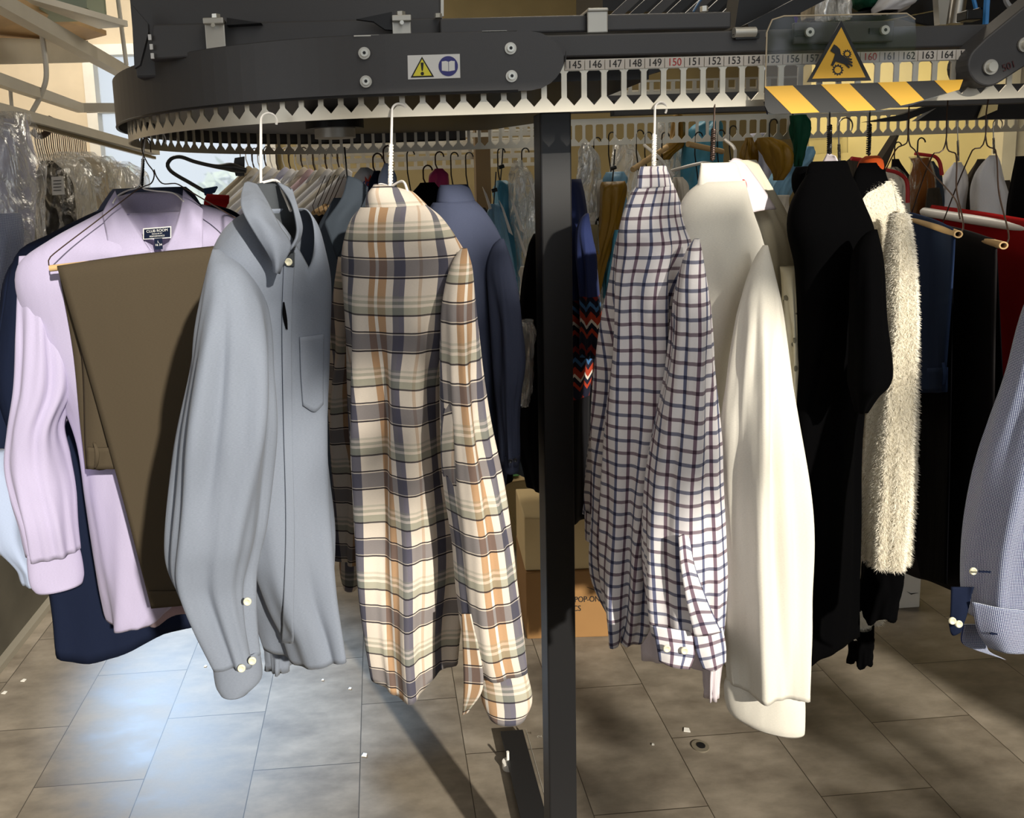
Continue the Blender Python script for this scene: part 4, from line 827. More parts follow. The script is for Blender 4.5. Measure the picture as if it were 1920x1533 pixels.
sheet('cuff_half', [[(1300, 1190, 1.018), (1330, 1184, 1.012), (1354, 1176, 1.02)], [(1306, 1222, 1.015), (1332, 1222, 1.009), (1360, 1212, 1.018)], [(1318, 1252, 1.017), (1338, 1257, 1.012), (1360, 1240, 1.02)]], CK, g, N=20, M=18, solid=.003)
sheet('sleeve_placket', [[(1272, 1006, 1.004), (1282, 1002, 1.002), (1292, 1008, 1.004)], [(1276, 1060, 1.002), (1288, 1060, 1.0), (1302, 1060, 1.002)], [(1288, 1130, 1.0), (1308, 1130, .998), (1326, 1126, 1.0)], [(1302, 1192, 1.004), (1330, 1190, 1.0), (1352, 1184, 1.006)]], CK, g, N=30, M=10, solid=.003, uv0=(.012, .02))
btn([(1250, 1215), (1283, 1219)], 1.006, .0055, g)
loft('far_sleeve', [(640, 1130, 1160, 1.34, .03), (780, 1112, 1150, 1.34, .04), (900, 1100, 1140, 1.34, .04), (960, 1098, 1134, 1.34, .035)], CK, g, N=30, M=40)
loft('far_cuff', [(955, 1096, 1130, 1.33, .022), (1008, 1098, 1124, 1.33, .022)], CK, g, folds=(), N=10, M=36, cap=False)
loft('collar', [(312, 1203, 1248, 1.225, .038), (322, 1198, 1254, 1.22, .042), (350, 1194, 1264, 1.215, .05)], CK, g, phi=-30, folds=(), N=16, M=56, cap=False, solid=.004, rough=.0015)
hook((1228, 205, 1.29), (1226, 312, 1.24), .0020, M['wire_white'], 'wire_hanger', 'white hanger hooked in slot above the check shirt', True, None, rad=.012)
# ---- pink-white shirt behind check
g = G('blush_white_shirt', 'pinkish white shirt mostly hidden behind the check shirt, its hem tips showing low down', 'shirt', (1335, 1300, 1.32))
loft('body', [(480, 1200, 1330, 1.36, .06), (800, 1200, 1340, 1.34, .06), (1000, 1200, 1352, 1.34, .06), (1150, 1198, 1352, 1.34, .055), (1230, 1205, 1345, 1.34, .05)], M['pinkish_white'], g, N=50, hem=tail(2, .01, 0))
loft('sleeve', [(1000, 1310, 1365, 1.27, .03), (1150, 1318, 1362, 1.26, .03), (1262, 1321, 1350, 1.26, .028), (1306, 1324, 1346, 1.26, .024)], M['pinkish_white'], g, dome=(.17, .97), N=30, M=40)
# ---- white shirt
g = G('ivory_shirt', 'plain ivory white shirt with the longest sleeve, reaching lowest of all right of the post', 'shirt', (1420, 1350, 1.12), SH)
WH = M['white_cloth']
loft('body', [(340, 1312, 1398, 1.25, .05), (362, 1286, 1403, 1.24, .06), (400, 1268, 1413, 1.23, .075), (450, 1264, 1430, 1.22, .085), (520, 1276, 1446, 1.22, .085), (650, 1290, 1430, 1.22, .085), (800, 1310, 1430, 1.22, .085), (1000, 1330, 1420, 1.22, .08), (1180, 1345, 1420, 1.22, .07)], WH, g, phi=-35, folds=((.007, 6, .2, .5), (.003, 11, 1, 1)), env=(.1, .4), N=80, M=90)
loft('sleeve', [(460, 1394, 1440, 1.14, .03), (510, 1390, 1452, 1.12, .035), (580, 1382, 1464, 1.10, .045), (680, 1364, 1474, 1.08, .05), (800, 1350, 1484, 1.06, .055), (900, 1344, 1491, 1.06, .055), (1000, 1348, 1497, 1.06, .052), (1100, 1356, 1501, 1.06, .048), (1200, 1358, 1505, 1.06, .042), (1285, 1362, 1506, 1.06, .036)], WH, g, folds=((.016, 5, 2.2, .5), (.005, 9, 1, 1)), env=(.05, .3), dome=(.17, .97), N=100, M=90)
loft('cuff', [(1278, 1362, 1506, 1.06, .022), (1300, 1354, 1507, 1.06, .022), (1345, 1362, 1507, 1.06, .022), (1360, 1385, 1507, 1.06, .022)], WH, g, folds=(), N=18, M=56, cap=False, solid=.003, rough=.0015)
loft('collar', [(305, 1322, 1372, 1.265, .045), (318, 1314, 1386, 1.26, .05), (362, 1306, 1400, 1.245, .058)], WH, g, phi=-35, folds=(), N=18, M=60, cap=False, solid=.004, rough=.0015)
hook((1340, 195, 1.30), (1336, 300, 1.27), .0016, M['wire_brown'], 'wire_hanger', 'brown twisted wire hanger above the ivory white shirt', True, None, rad=.012, tr=.003)
# ---- cream blouse with lace sleeve
g = G('cream_blouse', 'cream blouse with an eyelet lace sleeve behind the ivory white shirt', 'blouse', (1500, 880, 1.35), SH)
CC = M['cream_cloth']
loft('body', [(300, 1378, 1408, 1.40, .04), (340, 1378, 1432, 1.39, .055), (400, 1382, 1464, 1.38, .075), (450, 1386, 1490, 1.37, .085), (500, 1390, 1497, 1.37, .085), (600, 1400, 1495, 1.37, .085), (800, 1410, 1500, 1.37, .08)], CC, g, phi=-35, N=60, M=70)
lace_m, nt, b = base('eyelet_lace'); b.inputs['Base Color'].default_value = S('#d8d2bc'); b.inputs['Roughness'].default_value = .9
tc = nd(nt, 'ShaderNodeTexCoord'); vo = nd(nt, 'ShaderNodeTexVoronoi'); vo.inputs['Scale'].default_value = 38; nt.links.new(tc.outputs['UV'], vo.inputs['Vector'])
al = mathn(nt, 'GREATER_THAN', vo.outputs['Distance'], .20); nt.links.new(mathn(nt, 'MAXIMUM', al, .25), b.inputs['Alpha'])
bp = nd(nt, 'ShaderNodeBump'); bp.inputs['Strength'].default_value = .8; bp.inputs['Distance'].default_value = .003; nt.links.new(vo.outputs['Distance'], bp.inputs['Height']); nt.links.new(bp.outputs[0], b.inputs['Normal'])
loft('lace_sleeve', [(500, 1462, 1500, 1.30, .02), (560, 1468, 1503, 1.28, .035), (700, 1474, 1514, 1.27, .04), (800, 1478, 1524, 1.27, .04), (830, 1482, 1527, 1.27, .038), (870, 1486, 1520, 1.27, .034), (882, 1496, 1508, 1.27, .03)], lace_m, g, N=50, M=50)
sheet('collar_edge', [[(1366, 305, 1.36), (1376, 297, 1.38), (1392, 300, 1.40)], [(1384, 345, 1.32), (1404, 345, 1.33), (1425, 345, 1.36)], [(1405, 400, 1.31), (1425, 395, 1.32), (1455, 392, 1.35)]], M['pinkish_white'], g, N=18, M=10)
MB().prism([U(1394+7*math.cos(a), 351+15*math.sin(a), 1.31) for a in [2*PI*i/20 for i in range(20)]], (0, .01, 0)).build('red_hanger_pad', M['red'], g)
# ---- black sweater
g = G('black_sweater', 'black knit sweater with thick rolled collar beside the cream blouse', 'sweater', (1560, 1255, 1.25), SH)
BK = M['black_knit']
loft('body', [(318, 1520, 1592, 1.30, .05), (345, 1500, 1606, 1.29, .065), (385, 1480, 1622, 1.28, .08), (430, 1476, 1640, 1.27, .09), (500, 1492, 1650, 1.27, .09), (650, 1500, 1640, 1.27, .09), (800, 1504, 1612, 1.27, .09), (1000, 1507, 1603, 1.27, .085), (1150, 1508, 1600, 1.27, .08), (1225, 1510, 1597, 1.27, .08)], BK, g, phi=-35, folds=((.004, 5, .2, .5),), hem=tail(1, .015, 2.4), N=80, M=80)
loft('sleeve', [(430, 1600, 1645, 1.18, .02), (480, 1596, 1655, 1.17, .035), (600, 1590, 1664, 1.16, .045), (680, 1588, 1674, 1.16, .05), (715, 1588, 1672, 1.16, .048), (740, 1596, 1650, 1.16, .042), (772, 1606, 1628, 1.16, .03)], BK, g, dome=(.17, .97), N=50, M=50, folds=((.003, 4, 0, 1),))
loft('rolled_collar', [(302, 1530, 1580, 1.31, .045), (312, 1518, 1592, 1.305, .052), (342, 1506, 1604, 1.295, .06)], BK, g, phi=-35, folds=(), N=16, M=50, cap=False, solid=.006)
loft('hood_fold', [(312, 1492, 1532, 1.38, .03), (330, 1484, 1534, 1.38, .04), (356, 1486, 1530, 1.38, .04), (372, 1496, 1524, 1.38, .03)], BK, g, folds=(), N=16, M=40)
sheet('pale_collar_lining', [[(1552, 286, 1.36), (1566, 292, 1.34)], [(1535, 318, 1.35), (1580, 316, 1.32)], [(1520, 352, 1.34), (1590, 335, 1.30)]], M['pinkish_white'], g, N=12, M=8)
hook((1556, 190, 1.31), (1555, 288, 1.32), .0015, M['wire_black'], 'wire_hanger', 'dark twisted wire hanger above the black sweater', True, None, rad=.012, tr=.003)
# ---- fluffy cardigan
g = G('fluffy_cardigan', 'fluffy ivory cardigan with black collar and cuffs right of the black sweater', 'cardigan', (1650, 1235, 1.4), SH)
FB = M['fur_base']
fb = loft('body', [(340, 1622, 1668, 1.46, .05), (365, 1614, 1682, 1.45, .06), (420, 1610, 1700, 1.44, .08), (500, 1606, 1705, 1.43, .085), (650, 1600, 1700, 1.43, .085), (850, 1594, 1680, 1.43, .085), (1000, 1588, 1662, 1.43, .08), (1120, 1586, 1650, 1.43, .075), (1180, 1586, 1648, 1.43, .07)], FB, g, phi=-30, N=70, M=70)
fs = loft('sleeve', [(400, 1668, 1700, 1.36, .02), (460, 1660, 1710, 1.34, .035), (560, 1652, 1716, 1.32, .045), (700, 1636, 1720, 1.31, .048), (850, 1622, 1716, 1.30, .048), (960, 1617, 1708, 1.30, .046), (1050, 1618, 1698, 1.30, .042)], FB, g, N=60, M=56)
loft('black_cuff', [(1046, 1618, 1694, 1.30, .04), (1090, 1616, 1690, 1.30, .04), (1148, 1604, 1676, 1.30, .036)], BK, g, N=16, M=48, cap=False, solid=.004, hem=tail(4, .008, 1))
loft('black_hem', [(1168, 1590, 1640, 1.43, .07), (1205, 1592, 1638, 1.43, .07), (1236, 1594, 1634, 1.43, .06)], BK, g, N=14, M=48, cap=False, hem=tail(5, .008, 1))
loft('black_collar', [(305, 1618, 1652, 1.47, .04), (325, 1604, 1662, 1.46, .05), (350, 1598, 1668, 1.45, .058), (392, 1596, 1650, 1.44, .05)], BK, g, phi=-30, folds=(), N=18, M=50, cap=False, solid=.005)
loft('orange_lining', [(292, 1622, 1648, 1.50, .03), (302, 1610, 1656, 1.50, .04), (325, 1604, 1660, 1.50, .045)], M['orange'], g, folds=(), N=10, M=36)
def fur(src, n, ln, name, m, parent, dirn=Vector((0, 0, -.6))):
    me = src.data; me.update(); rnd = random.Random(3); V = []; Fc = []
    off = src.matrix_parent_inverse.translation
    polys = [p for p in me.polygons if p.normal.y < .45 and p.area < .01]; polys_w = [p.area for p in polys]
    for p in rnd.choices(polys, polys_w, k=n):
        vs_ = [me.vertices[i].co for i in p.vertices]; a, b_ = rnd.random(), rnd.random()
        q = vs_[0].lerp(vs_[1], a).lerp(vs_[3 if len(vs_) > 3 else 2].lerp(vs_[2], a), b_)
        cen = p.normal.copy()
        d = (cen*rnd.uniform(.7, 1.2) + dirn*rnd.uniform(.4, 1.2) + Vector((rnd.gauss(0, .35), rnd.gauss(0, .35), rnd.gauss(0, .35)))).normalized()
        w = d.orthogonal().normalized()*.0005; L = ln*rnd.uniform(.5, 1.2); k = len(V)
        V += [q-w, q+w, q+d*L*.6+w*.6+dirn*.001, q+d*L+dirn*L*.35]
        Fc += [(k, k+1, k+2), (k, k+2, k+3)]
    o = mesh(name, V, Fc, m, parent, smooth=False); o['kind'] = 'stuff'; return o
fur(fs, 34000, .008, 'fur', M['fur'], g); fur(fb, 16000, .007, 'fur', M['fur'], g)
hook((1632, 185, 1.40), (1628, 290, 1.45), .0015, M['wire_black'], 'wire_hanger', 'dark twisted wire hanger above the fluffy cardigan', True, None, rad=.012, tr=.003)
# ---- trousers on the right
def tubehang(name, tubeL, tubeR, neck, hookp, label, right=None, wm_='wire_brown'):
    e = empty(name, U(*neck), label, 'hanger')
    wire('frame_wire', [hookp, (neck[0]+1, (neck[1]+hookp[1])/2, neck[2]), neck, (neck[0]-8, neck[1]+22, neck[2]), (neck[0]-24, neck[1]+26, neck[2]), tubeL], .0013, M[wm_], e, N=50)
    wire('frame_wire', [neck, (neck[0]+4, neck[1]+20, neck[2]), (neck[0]+18, neck[1]+26, neck[2]), ((neck[0]+tubeR[0])/2+8, (neck[1]+tubeR[1])/2+4, (neck[2]+tubeR[2])/2), (tubeR[0]+8, tubeR[1]-28, tubeR[2]), (tubeR[0]+9, tubeR[1]-10, tubeR[2]), (tubeR[0]+2, tubeR[1], tubeR[2])], .0013, M[wm_], e, N=50)
    a, b_ = U(*tubeL), U(*tubeR); mb = MB(); d = (b_-a).normalized(); u = d.orthogonal().normalized(); w = d.cross(u); K = 20
    V = []
    for p, r in ((a, .0068), (b_, .0068), (b_, .0045), (b_-d*.03, .0045)): V += [p+(u*math.cos(2*PI*k/K)+w*math.sin(2*PI*k/K))*r for k in range(K)]
    mb.add(V, [(j*K+k, j*K+(k+1) % K, (j+1)*K+(k+1) % K, (j+1)*K+k) for j in range(3) for k in range(K)]); mb.build('cardboard_tube', M['tube_card'], e, True); return e
def trousers(label, m, TL, TR, bot, Yd, drop, name='suit_trousers', cat='trousers', rows=None, wv_=.006):
    e = G(name, label, cat, (TL[0], bot, TL[2]))
    R = rows
    sheet('front_leg', R, m, e, N=50, M=26, solid=.004, wav=lambda a, b_: (0, -wv_*math.sin(a*11)*b_, 0))
    return e
g = trousers('navy blue wool trousers folded over a cardboard tube beside the fluffy cardigan', M['navy_wool'], (1700, 400, 1.62), (1788, 434, 1.3), 735, .05, 0, 'navy_trousers', rows=[[(1706, 408, 1.70), (1750, 424, 1.50), (1786, 440, 1.34)], [(1704, 398, 1.69), (1750, 412, 1.49), (1788, 430, 1.33)], [(1706, 410, 1.66), (1750, 424, 1.47), (1790, 440, 1.31)], [(1706, 520, 1.66), (1745, 530, 1.47), (1786, 540, 1.32)], [(1706, 640, 1.66), (1742, 640, 1.47), (1780, 640, 1.32)], [(1708, 735, 1.66), (1740, 735, 1.47), (1774, 735, 1.32)]])
sheet('belt_loop', [[(1766, 680, 1.31), (1770, 680, 1.31)], [(1768, 700, 1.302), (1775, 700, 1.302)], [(1766, 722, 1.31), (1771, 722, 1.31)]], M['navy_wool'], g, N=10, M=5)
sheet('waistband', [[(1712, 690, 1.62), (1742, 690, 1.46), (1776, 688, 1.305)], [(1712, 736, 1.62), (1742, 736, 1.46), (1775, 735, 1.305)]], M['navy_wool'], g, N=6, M=14, solid=.003)
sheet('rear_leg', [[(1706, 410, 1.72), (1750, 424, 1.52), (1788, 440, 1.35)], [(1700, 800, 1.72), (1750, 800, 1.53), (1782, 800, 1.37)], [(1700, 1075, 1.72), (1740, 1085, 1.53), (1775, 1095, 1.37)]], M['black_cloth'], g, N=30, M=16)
tubehang('trouser_hanger', (1706, 409, 1.68), (1797, 439, 1.30), (1774, 262, 1.45), (1778, 180, 1.42), 'brown wire hanger with cardboard tube at the navy blue trousers')
g = trousers('charcoal black trousers folded over a cardboard tube between the navy and crimson ones', M['charcoal_wool'], (1770, 420, 1.62), (1870, 455, 1.27), 1130, .05, 0, 'charcoal_trousers', rows=[[(1760, 428, 1.70), (1810, 440, 1.50), (1862, 458, 1.34)], [(1760, 420, 1.69), (1810, 432, 1.49), (1866, 450, 1.33)], [(1760, 430, 1.66), (1810, 444, 1.46), (1868, 460, 1.30)], [(1755, 600, 1.66), (1810, 610, 1.46), (1866, 620, 1.32)], [(1735, 900, 1.66), (1800, 920, 1.47), (1862, 940, 1.33)], [(1700, 1075, 1.66), (1770, 1100, 1.49), (1850, 1130, 1.36)]])
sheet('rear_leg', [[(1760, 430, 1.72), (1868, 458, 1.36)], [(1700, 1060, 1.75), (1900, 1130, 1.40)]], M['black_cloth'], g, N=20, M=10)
tubehang('trouser_hanger', (1762, 431, 1.68), (1882, 460, 1.27), (1848, 254, 1.45), (1855, 175, 1.42), 'brown wire hanger with cardboard tube at the charcoal black trousers')
g = trousers('crimson wool trousers folded over a white capped tube at the right edge', M['red_wool'], (1750, 386, 1.8), (1930, 415, 1.45), 900, .05, 0, 'crimson_trousers', rows=[[(1744, 398, 1.90), (1840, 412, 1.72), (1960, 432, 1.52)], [(1746, 385, 1.89), (1840, 398, 1.71), (1960, 418, 1.51)], [(1748, 396, 1.86), (1840, 410, 1.68), (1960, 430, 1.48)], [(1790, 600, 1.86), (1860, 600, 1.68), (1970, 600, 1.48)], [(1840, 850, 1.86), (1890, 850, 1.70), (1970, 850, 1.5)]])
e = empty('tube_hanger', U(1742, 392, 1.87), 'white capped tube hanger carrying the crimson trousers', 'hanger')
a, b_ = U(1733, 397, 1.885), U(1960, 433, 1.495); MB().cyl(a, b_, .011, 20).build('tube', M['wire_white'], e, True)
MB().cyl(a-(b_-a).normalized()*.006, a, .008, 16, .011).build('rounded_cap', M['paper'], e, True)
e = hook((1705, 180, 1.42), (1703, 245, 1.45), .0013, M['wire_brown'], 'wire_hanger', 'brown wire hanger with long shoulders left of the two tube hangers', False, [[(1703, 245, 1.45), (1700, 268, 1.45), (1684, 276, 1.45), (1672, 295, 1.48), (1660, 320, 1.5)], [(1703, 245, 1.45), (1706, 272, 1.45), (1716, 282, 1.44), (1730, 305, 1.42), (1790, 372, 1.34), (1800, 410, 1.30)]], bend=False)
# black lower garment filling behind
g = G('black_dress', 'long black garment hanging behind the trousers, lowest edge near the white box', 'dress', (1760, 1120, 1.9))
loft('body', [(440, 1690, 1840, 1.95), (700, 1690, 1880, 1.95), (1000, 1688, 1900, 1.95), (1080, 1690, 1905, 1.95)], M['black_cloth'], g, b=.07, N=40, hem=lambda c, s: .05*c+.01)
# ---- dotted shirt bottom right
g = G('dotted_shirt', 'navy shirt with tiny white dots at the lower right edge, cuff turned to the camera', 'shirt', (1860, 1220, 1.15), SH)
DT = M['dots']
loft('body', [(470, 1990, 2060, 1.15, .05), (560, 1935, 2110, 1.13, .07), (640, 1905, 2130, 1.12, .08), (900, 1880, 2140, 1.12, .08), (1180, 1890, 2120, 1.12, .08)], DT, g, N=40, M=70)
loft('sleeve', [(520, 1940, 1990, 1.02, .03), (600, 1908, 2000, 1.01, .045), (700, 1880, 2000, 1.0, .055), (800, 1850, 1990, .99, .055), (900, 1822, 1975, .98, .055), (1000, 1802, 1960, .98, .052), (1100, 1800, 1945, .98, .048), (1150, 1808, 1938, .98, .042)], DT, g, folds=((.007, 5, 1.2, 1), (.003, 9, 1, 1)), dome=(.17, -.97), N=80, M=80)
sheet('cuff', [[(1822, 1128, .945), (1880, 1140, .925), (1960, 1146, .93)], [(1832, 1180, .942), (1882, 1186, .922), (1962, 1186, .93)], [(1852, 1212, .942), (1890, 1224, .924), (1962, 1222, .93)]], DT, g, N=20, M=24, solid=.003)
sheet('cuff_inside', [[(1784, 1100, .96), (1815, 1100, .955), (1826, 1100, .95)], [(1782, 1150, .955), (1800, 1150, .95), (1812, 1150, .95)], [(1779, 1170, .955), (1785, 1190, .952), (1800, 1185, .95)]], M['navy'], g, N=20, M=12, solid=.003)
sheet('cuff_lining', [[(1806, 1170, 1.0), (1850, 1170, 1.0)], [(1804, 1205, 1.0), (1850, 1215, 1.0)], [(1830, 1218, 1.0), (1885, 1236, 1.0)]], DT, g, N=12, M=10, solid=.003)
btn([(1785, 1163), (1797, 1169), (1824, 1070)], .942, .0052, g)
for (x0, y0, x1, y1) in ((1836, 1071, 1857, 1072), (1856, 1187, 1882, 1189)):
    MB().bar(U(x0, y0, .925), U(x1, y1, .925), .0018, .0022).build('buttonhole', M['navy'], g)
# ---- black shirt behind, right of the post, zigzag dress
g = G('zigzag_dress', 'black dress with navy top and red, white and blue zigzag band beside the post', 'dress', (1100, 960, 1.75))
loft('body', [(336, 1040, 1090, 1.78, .05), (370, 1030, 1098, 1.77, .07), (450, 1020, 1108, 1.76, .08), (540, 1020, 1116, 1.75, .085), (620, 1025, 1128, 1.75, .085), (680, 1030, 1122, 1.75, .085), (760, 1030, 1112, 1.75, .08), (960, 1030, 1108, 1.75, .08)], M['aztec'], g, phi=-20, N=70, M=80)
loft('sleeve', [(400, 1078, 1104, 1.66, .02), (500, 1084, 1118, 1.64, .035), (560, 1088, 1124, 1.64, .04), (620, 1090, 1130, 1.64, .045), (668, 1092, 1120, 1.64, .04)], M['aztec'], g, dome=(.17, .97), N=40, M=44, v0=.09)
g = G('black_coat', 'long black coat hanging directly left of the post', 'coat', (990, 900, 1.8))
loft('body', [(438, 1000, 1050, 1.85, .05), (460, 990, 1060, 1.85, .07), (560, 975, 1060, 1.85, .08), (800, 970, 1060, 1.85, .08), (905, 990, 1070, 1.85, .08)], M['black_cloth'], g, N=40)
g = G('black_jacket', 'black jacket at the far right edge, in front of the white door trim', 'jacket', (1910, 400, 1.9))
loft('body', [(292, 1904, 1960, 1.9, .05), (330, 1896, 1975, 1.9, .07), (400, 1886, 1990, 1.9, .08), (700, 1885, 2000, 1.9, .08)], M['black_cloth'], g, N=40)
# ================================================================== BACKGROUND
def T(name, mb, m, label, cat, group=None, smooth=False, bevel=0): return setp(mb.build(name, m, smooth=smooth, bevel=bevel), label, cat, group)
def pbar(pts, w, h, Y=None):
    mb = MB()
    for a, b_ in zip(pts, pts[1:]):
        A_, B_ = U(*a), U(*b_)
        if a[0] < 0: A_ = A_ + (A_-B_)*.9
        mb.bar(A_, B_, w, h)
    return mb
rack = empty('white_garment_rail', U(60, 200, 2.9), 'white painted steel rail framework hanging at upper left in front of the window', 'rail')
pbar([(-30, -12, 2.3), (245, 142, 3.4)], .045, .045).build('sloping_beam', M['alu'], rack)
pbar([(-30, 140, 2.3), (152, 203, 3.3)], .03, .035).build('middle_rail', M['alu'], rack)
pbar([(150, 202, 3.3), (250, 202, 3.32)], .03, .035).build('cross_bar', M['alu'], rack)
pbar([(-30, 198, 2.3), (290, 284, 3.5)], .045, .03).build('lower_rail', M['alu'], rack)
pbar([(-30, 210, 2.3), (290, 296, 3.5)], .012, .012).build('hanging_rod', M['chrome'], rack)
pbar([(-30, 96, 2.9), (158, 97, 3.6)], .05, .09).build('header_beam', M['alu'], rack)
MB().tube(smooth_path([U(77, 52, 2.75), U(80, 75, 2.75), U(86, 120, 2.75), (U(86, 150, 2.75)), U(76, 180, 2.75), U(60, 210, 2.75)], 24), .009, 8).build('cranked_strut', M['alu'], rack, True)
MB().tube([U(220, -10, 3.0), U(237, 122, 3.0)], .008, 8).build('hanger_rod', M['alu'], rack, True)
MB().tube([U(18, 150, 2.6), U(22, 200, 2.6)], .006, 6).tube([U(51, 226, 2.7), U(52, 262, 2.7)], .005, 6).build('hanger_rod', M['alu'], rack, True)
MB().cyl(U(76, 50, 2.74), U(78, 62, 2.74), .013, 12).build('bracket_nut', M['wire_brown'], rack, True)
MB().tube(smooth_path([U(60, 246, 2.8), U(72, 255, 2.8), U(86, 250, 2.8), U(96, 238, 2.8), U(97, 226, 2.8), U(90, 222, 2.8)], 24), .011, 8).build('curved_hook', M['wire_brown'], rack, True)
T('plywood_shelf', MB().prism([U(-40, 82, 3.1), U(160, 76, 3.6), U(200, 66, 3.6), U(30, 6, 2.6), U(-60, -10, 2.3)], (0, 0, .02)), M['wood'], 'plywood shelf board above the white rails at upper left', 'shelf')
T('white_shelf', MB().prism([U(40, -6, 2.5), U(240, 50, 2.9), U(185, 54, 3.1), U(60, 8, 2.6)], (0, 0, .02)), M['alu'], 'white shelf board sloping out of the top left corner', 'shelf')
T('storage_box', MB().box(U(120, -2, 2.9), (.22, .2, .11)), plain('grey_green_box', '#a9b5a2', .7), 'grey green box standing on the white shelf at upper left', 'box')
# crowded hanger hooks on the left rod
def hooklet(p, label, group, m, h=.07, name='wire_hanger'):
    mb = MB(); p = Vector(p); rnd = random.uniform(-.3, .3)
    mb.tube([p+Vector((.012*math.cos(t), .012*math.sin(t)*rnd, .014*math.sin(t))) for t in [PI*i/8 for i in range(9)]]+[p+Vector((-.012, 0, -h*.4)), p+Vector((0, 0, -h))], .0022, 5)
    return setp(mb.build(name, m, smooth=True), label, 'hanger', group)
for i in range(26):
    t = i/25; a = U(70, 240, 2.9).lerp(U(166, 268, 3.4), t)
    hooklet(a, 'thin wire hanger hook in the crowded row on the white rail at left', 'wire hangers crowded on the left white rail', M['wire_brown'] if i % 3 else M['chrome'], .13)
hooklet(U(281, 262, 3.4), 'white plastic hook on the lower rail behind the twisted hangers', None, M['wire_white'], .04)
# bagged garments at left
def bagged(label, rows, cloth, brows, seed, group='garments in clear plastic at the left', lab=True, bagm='bag'):
    e = G('bagged_garment', label, 'bagged garment', (rows[-1][1], rows[-1][0], rows[-1][3]), group)
    if cloth: loft('garment', rows, M[cloth], e, N=30, M=40, seed=seed)
    loft('plastic_cover', brows, M[bagm], e, N=60, M=70, folds=((.010, 5, seed, 3), (.008, 9, seed*2, 6), (.004, 17, 1, 9)), env=(0, .1), seed=seed, solid=0, rough=.02)
    return e
bagged('large clear plastic bag at the far left edge, pale clothes inside', [(225, -20, 52, 2.30, .06), (300, -50, 66, 2.3, .1), (450, -60, 66, 2.3), (700, -60, 30, 2.3)], 'pale_lilac', [(214, -20, 56, 2.3, .09), (260, -50, 68, 2.3, .13), (380, -60, 82, 2.28, .14), (450, -60, 92, 2.28, .14), (700, -60, 50, 2.3, .14)], 1)
e2 = bagged('black jacket in clear plastic with a white ticket, beside the far left bag', [(302, 76, 100, 2.62, .05), (330, 66, 126, 2.6, .07), (380, 62, 140, 2.6, .08), (470, 62, 145, 2.6, .08)], 'black_cloth', [(290, 72, 110, 2.6, .08), (320, 62, 135, 2.58, .11), (400, 60, 155, 2.58, .12), (480, 60, 160, 2.58, .12)], 2, bagm='bag_thin')
tk = MB().prism([U(96, 332, 2.44), U(98, 366, 2.44), U(121, 364, 2.44), U(118, 330, 2.44)], (0, .002, 0)).build('white_ticket', M['paper'], e2)
for k in range(4): MB().bar(U(100, 339+k*6, 2.437), U(115, 338+k*6, 2.437), .001, .002).build('printed_line', M['ink'], tk)
for i, (x, y, Y) in enumerate([(118, 300, 2.9), (150, 300, 3.0), (185, 308, 3.1), (215, 318, 3.2)]):
    bagged(['white garment in crinkled clear plastic next to the bagged black jacket', 'pale garment in clear plastic, second right of the bagged black jacket', 'ivory garment in clear plastic above the navy shirt shoulder', 'ivory garment in clear plastic nearest the twisted wire hangers'][i],
           [(y-4, x-14, x+24, Y, .05), (y+25, x-30, x+50, Y, .09), (y+90, x-40, x+66, Y, .1), (y+200, x-40, x+66, Y, .1)], ['ivory_bg', 'beige_bg', 'ivory_bg', 'purewhite'][i],
           [(y-14, x-18, x+28, Y, .07), (y+15, x-34, x+54, Y, .12), (y+90, x-44, x+70, Y, .13), (y+200, x-44, x+70, Y, .13)], 3+i)
gb = G('checked_garment', 'blue and white dotted garment low in the far left plastic bag', 'garment', (15, 560, 2.1))
loft('body', [(400, -20, 40, 2.12, .04), (440, -30, 46, 2.1, .05), (560, -30, 30, 2.1), (620, -30, 20, 2.1)], M['dots'], gb, N=20, M=36)
# thick black hanger
bhh = MB().tube(smooth_path([U(462, 320, 2.9), U(430, 313, 2.9), U(405, 312, 2.9), U(365, 303, 2.9), U(338, 294, 2.9), U(322, 297, 2.9), U(314, 309, 2.9), U(322, 322, 2.9), U(355, 342, 2.9), U(400, 368, 2.9)], 50), [.007+.010*math.exp(-((i-5)/4)**2) for i in range(50)], 10)
T('black_hanger', bhh, M['wire_black'], 'thick black plastic hanger standing out against the window', 'hanger', smooth=True)
T('black_tag', MB().prism([U(440, 296, 2.95), U(437, 312, 2.95), U(442, 330, 2.95), U(458, 330, 2.95), U(458, 293, 2.95)], (0, .01, 0)), M['wire_black'], 'small black tag beside the thick black hanger', 'tag')
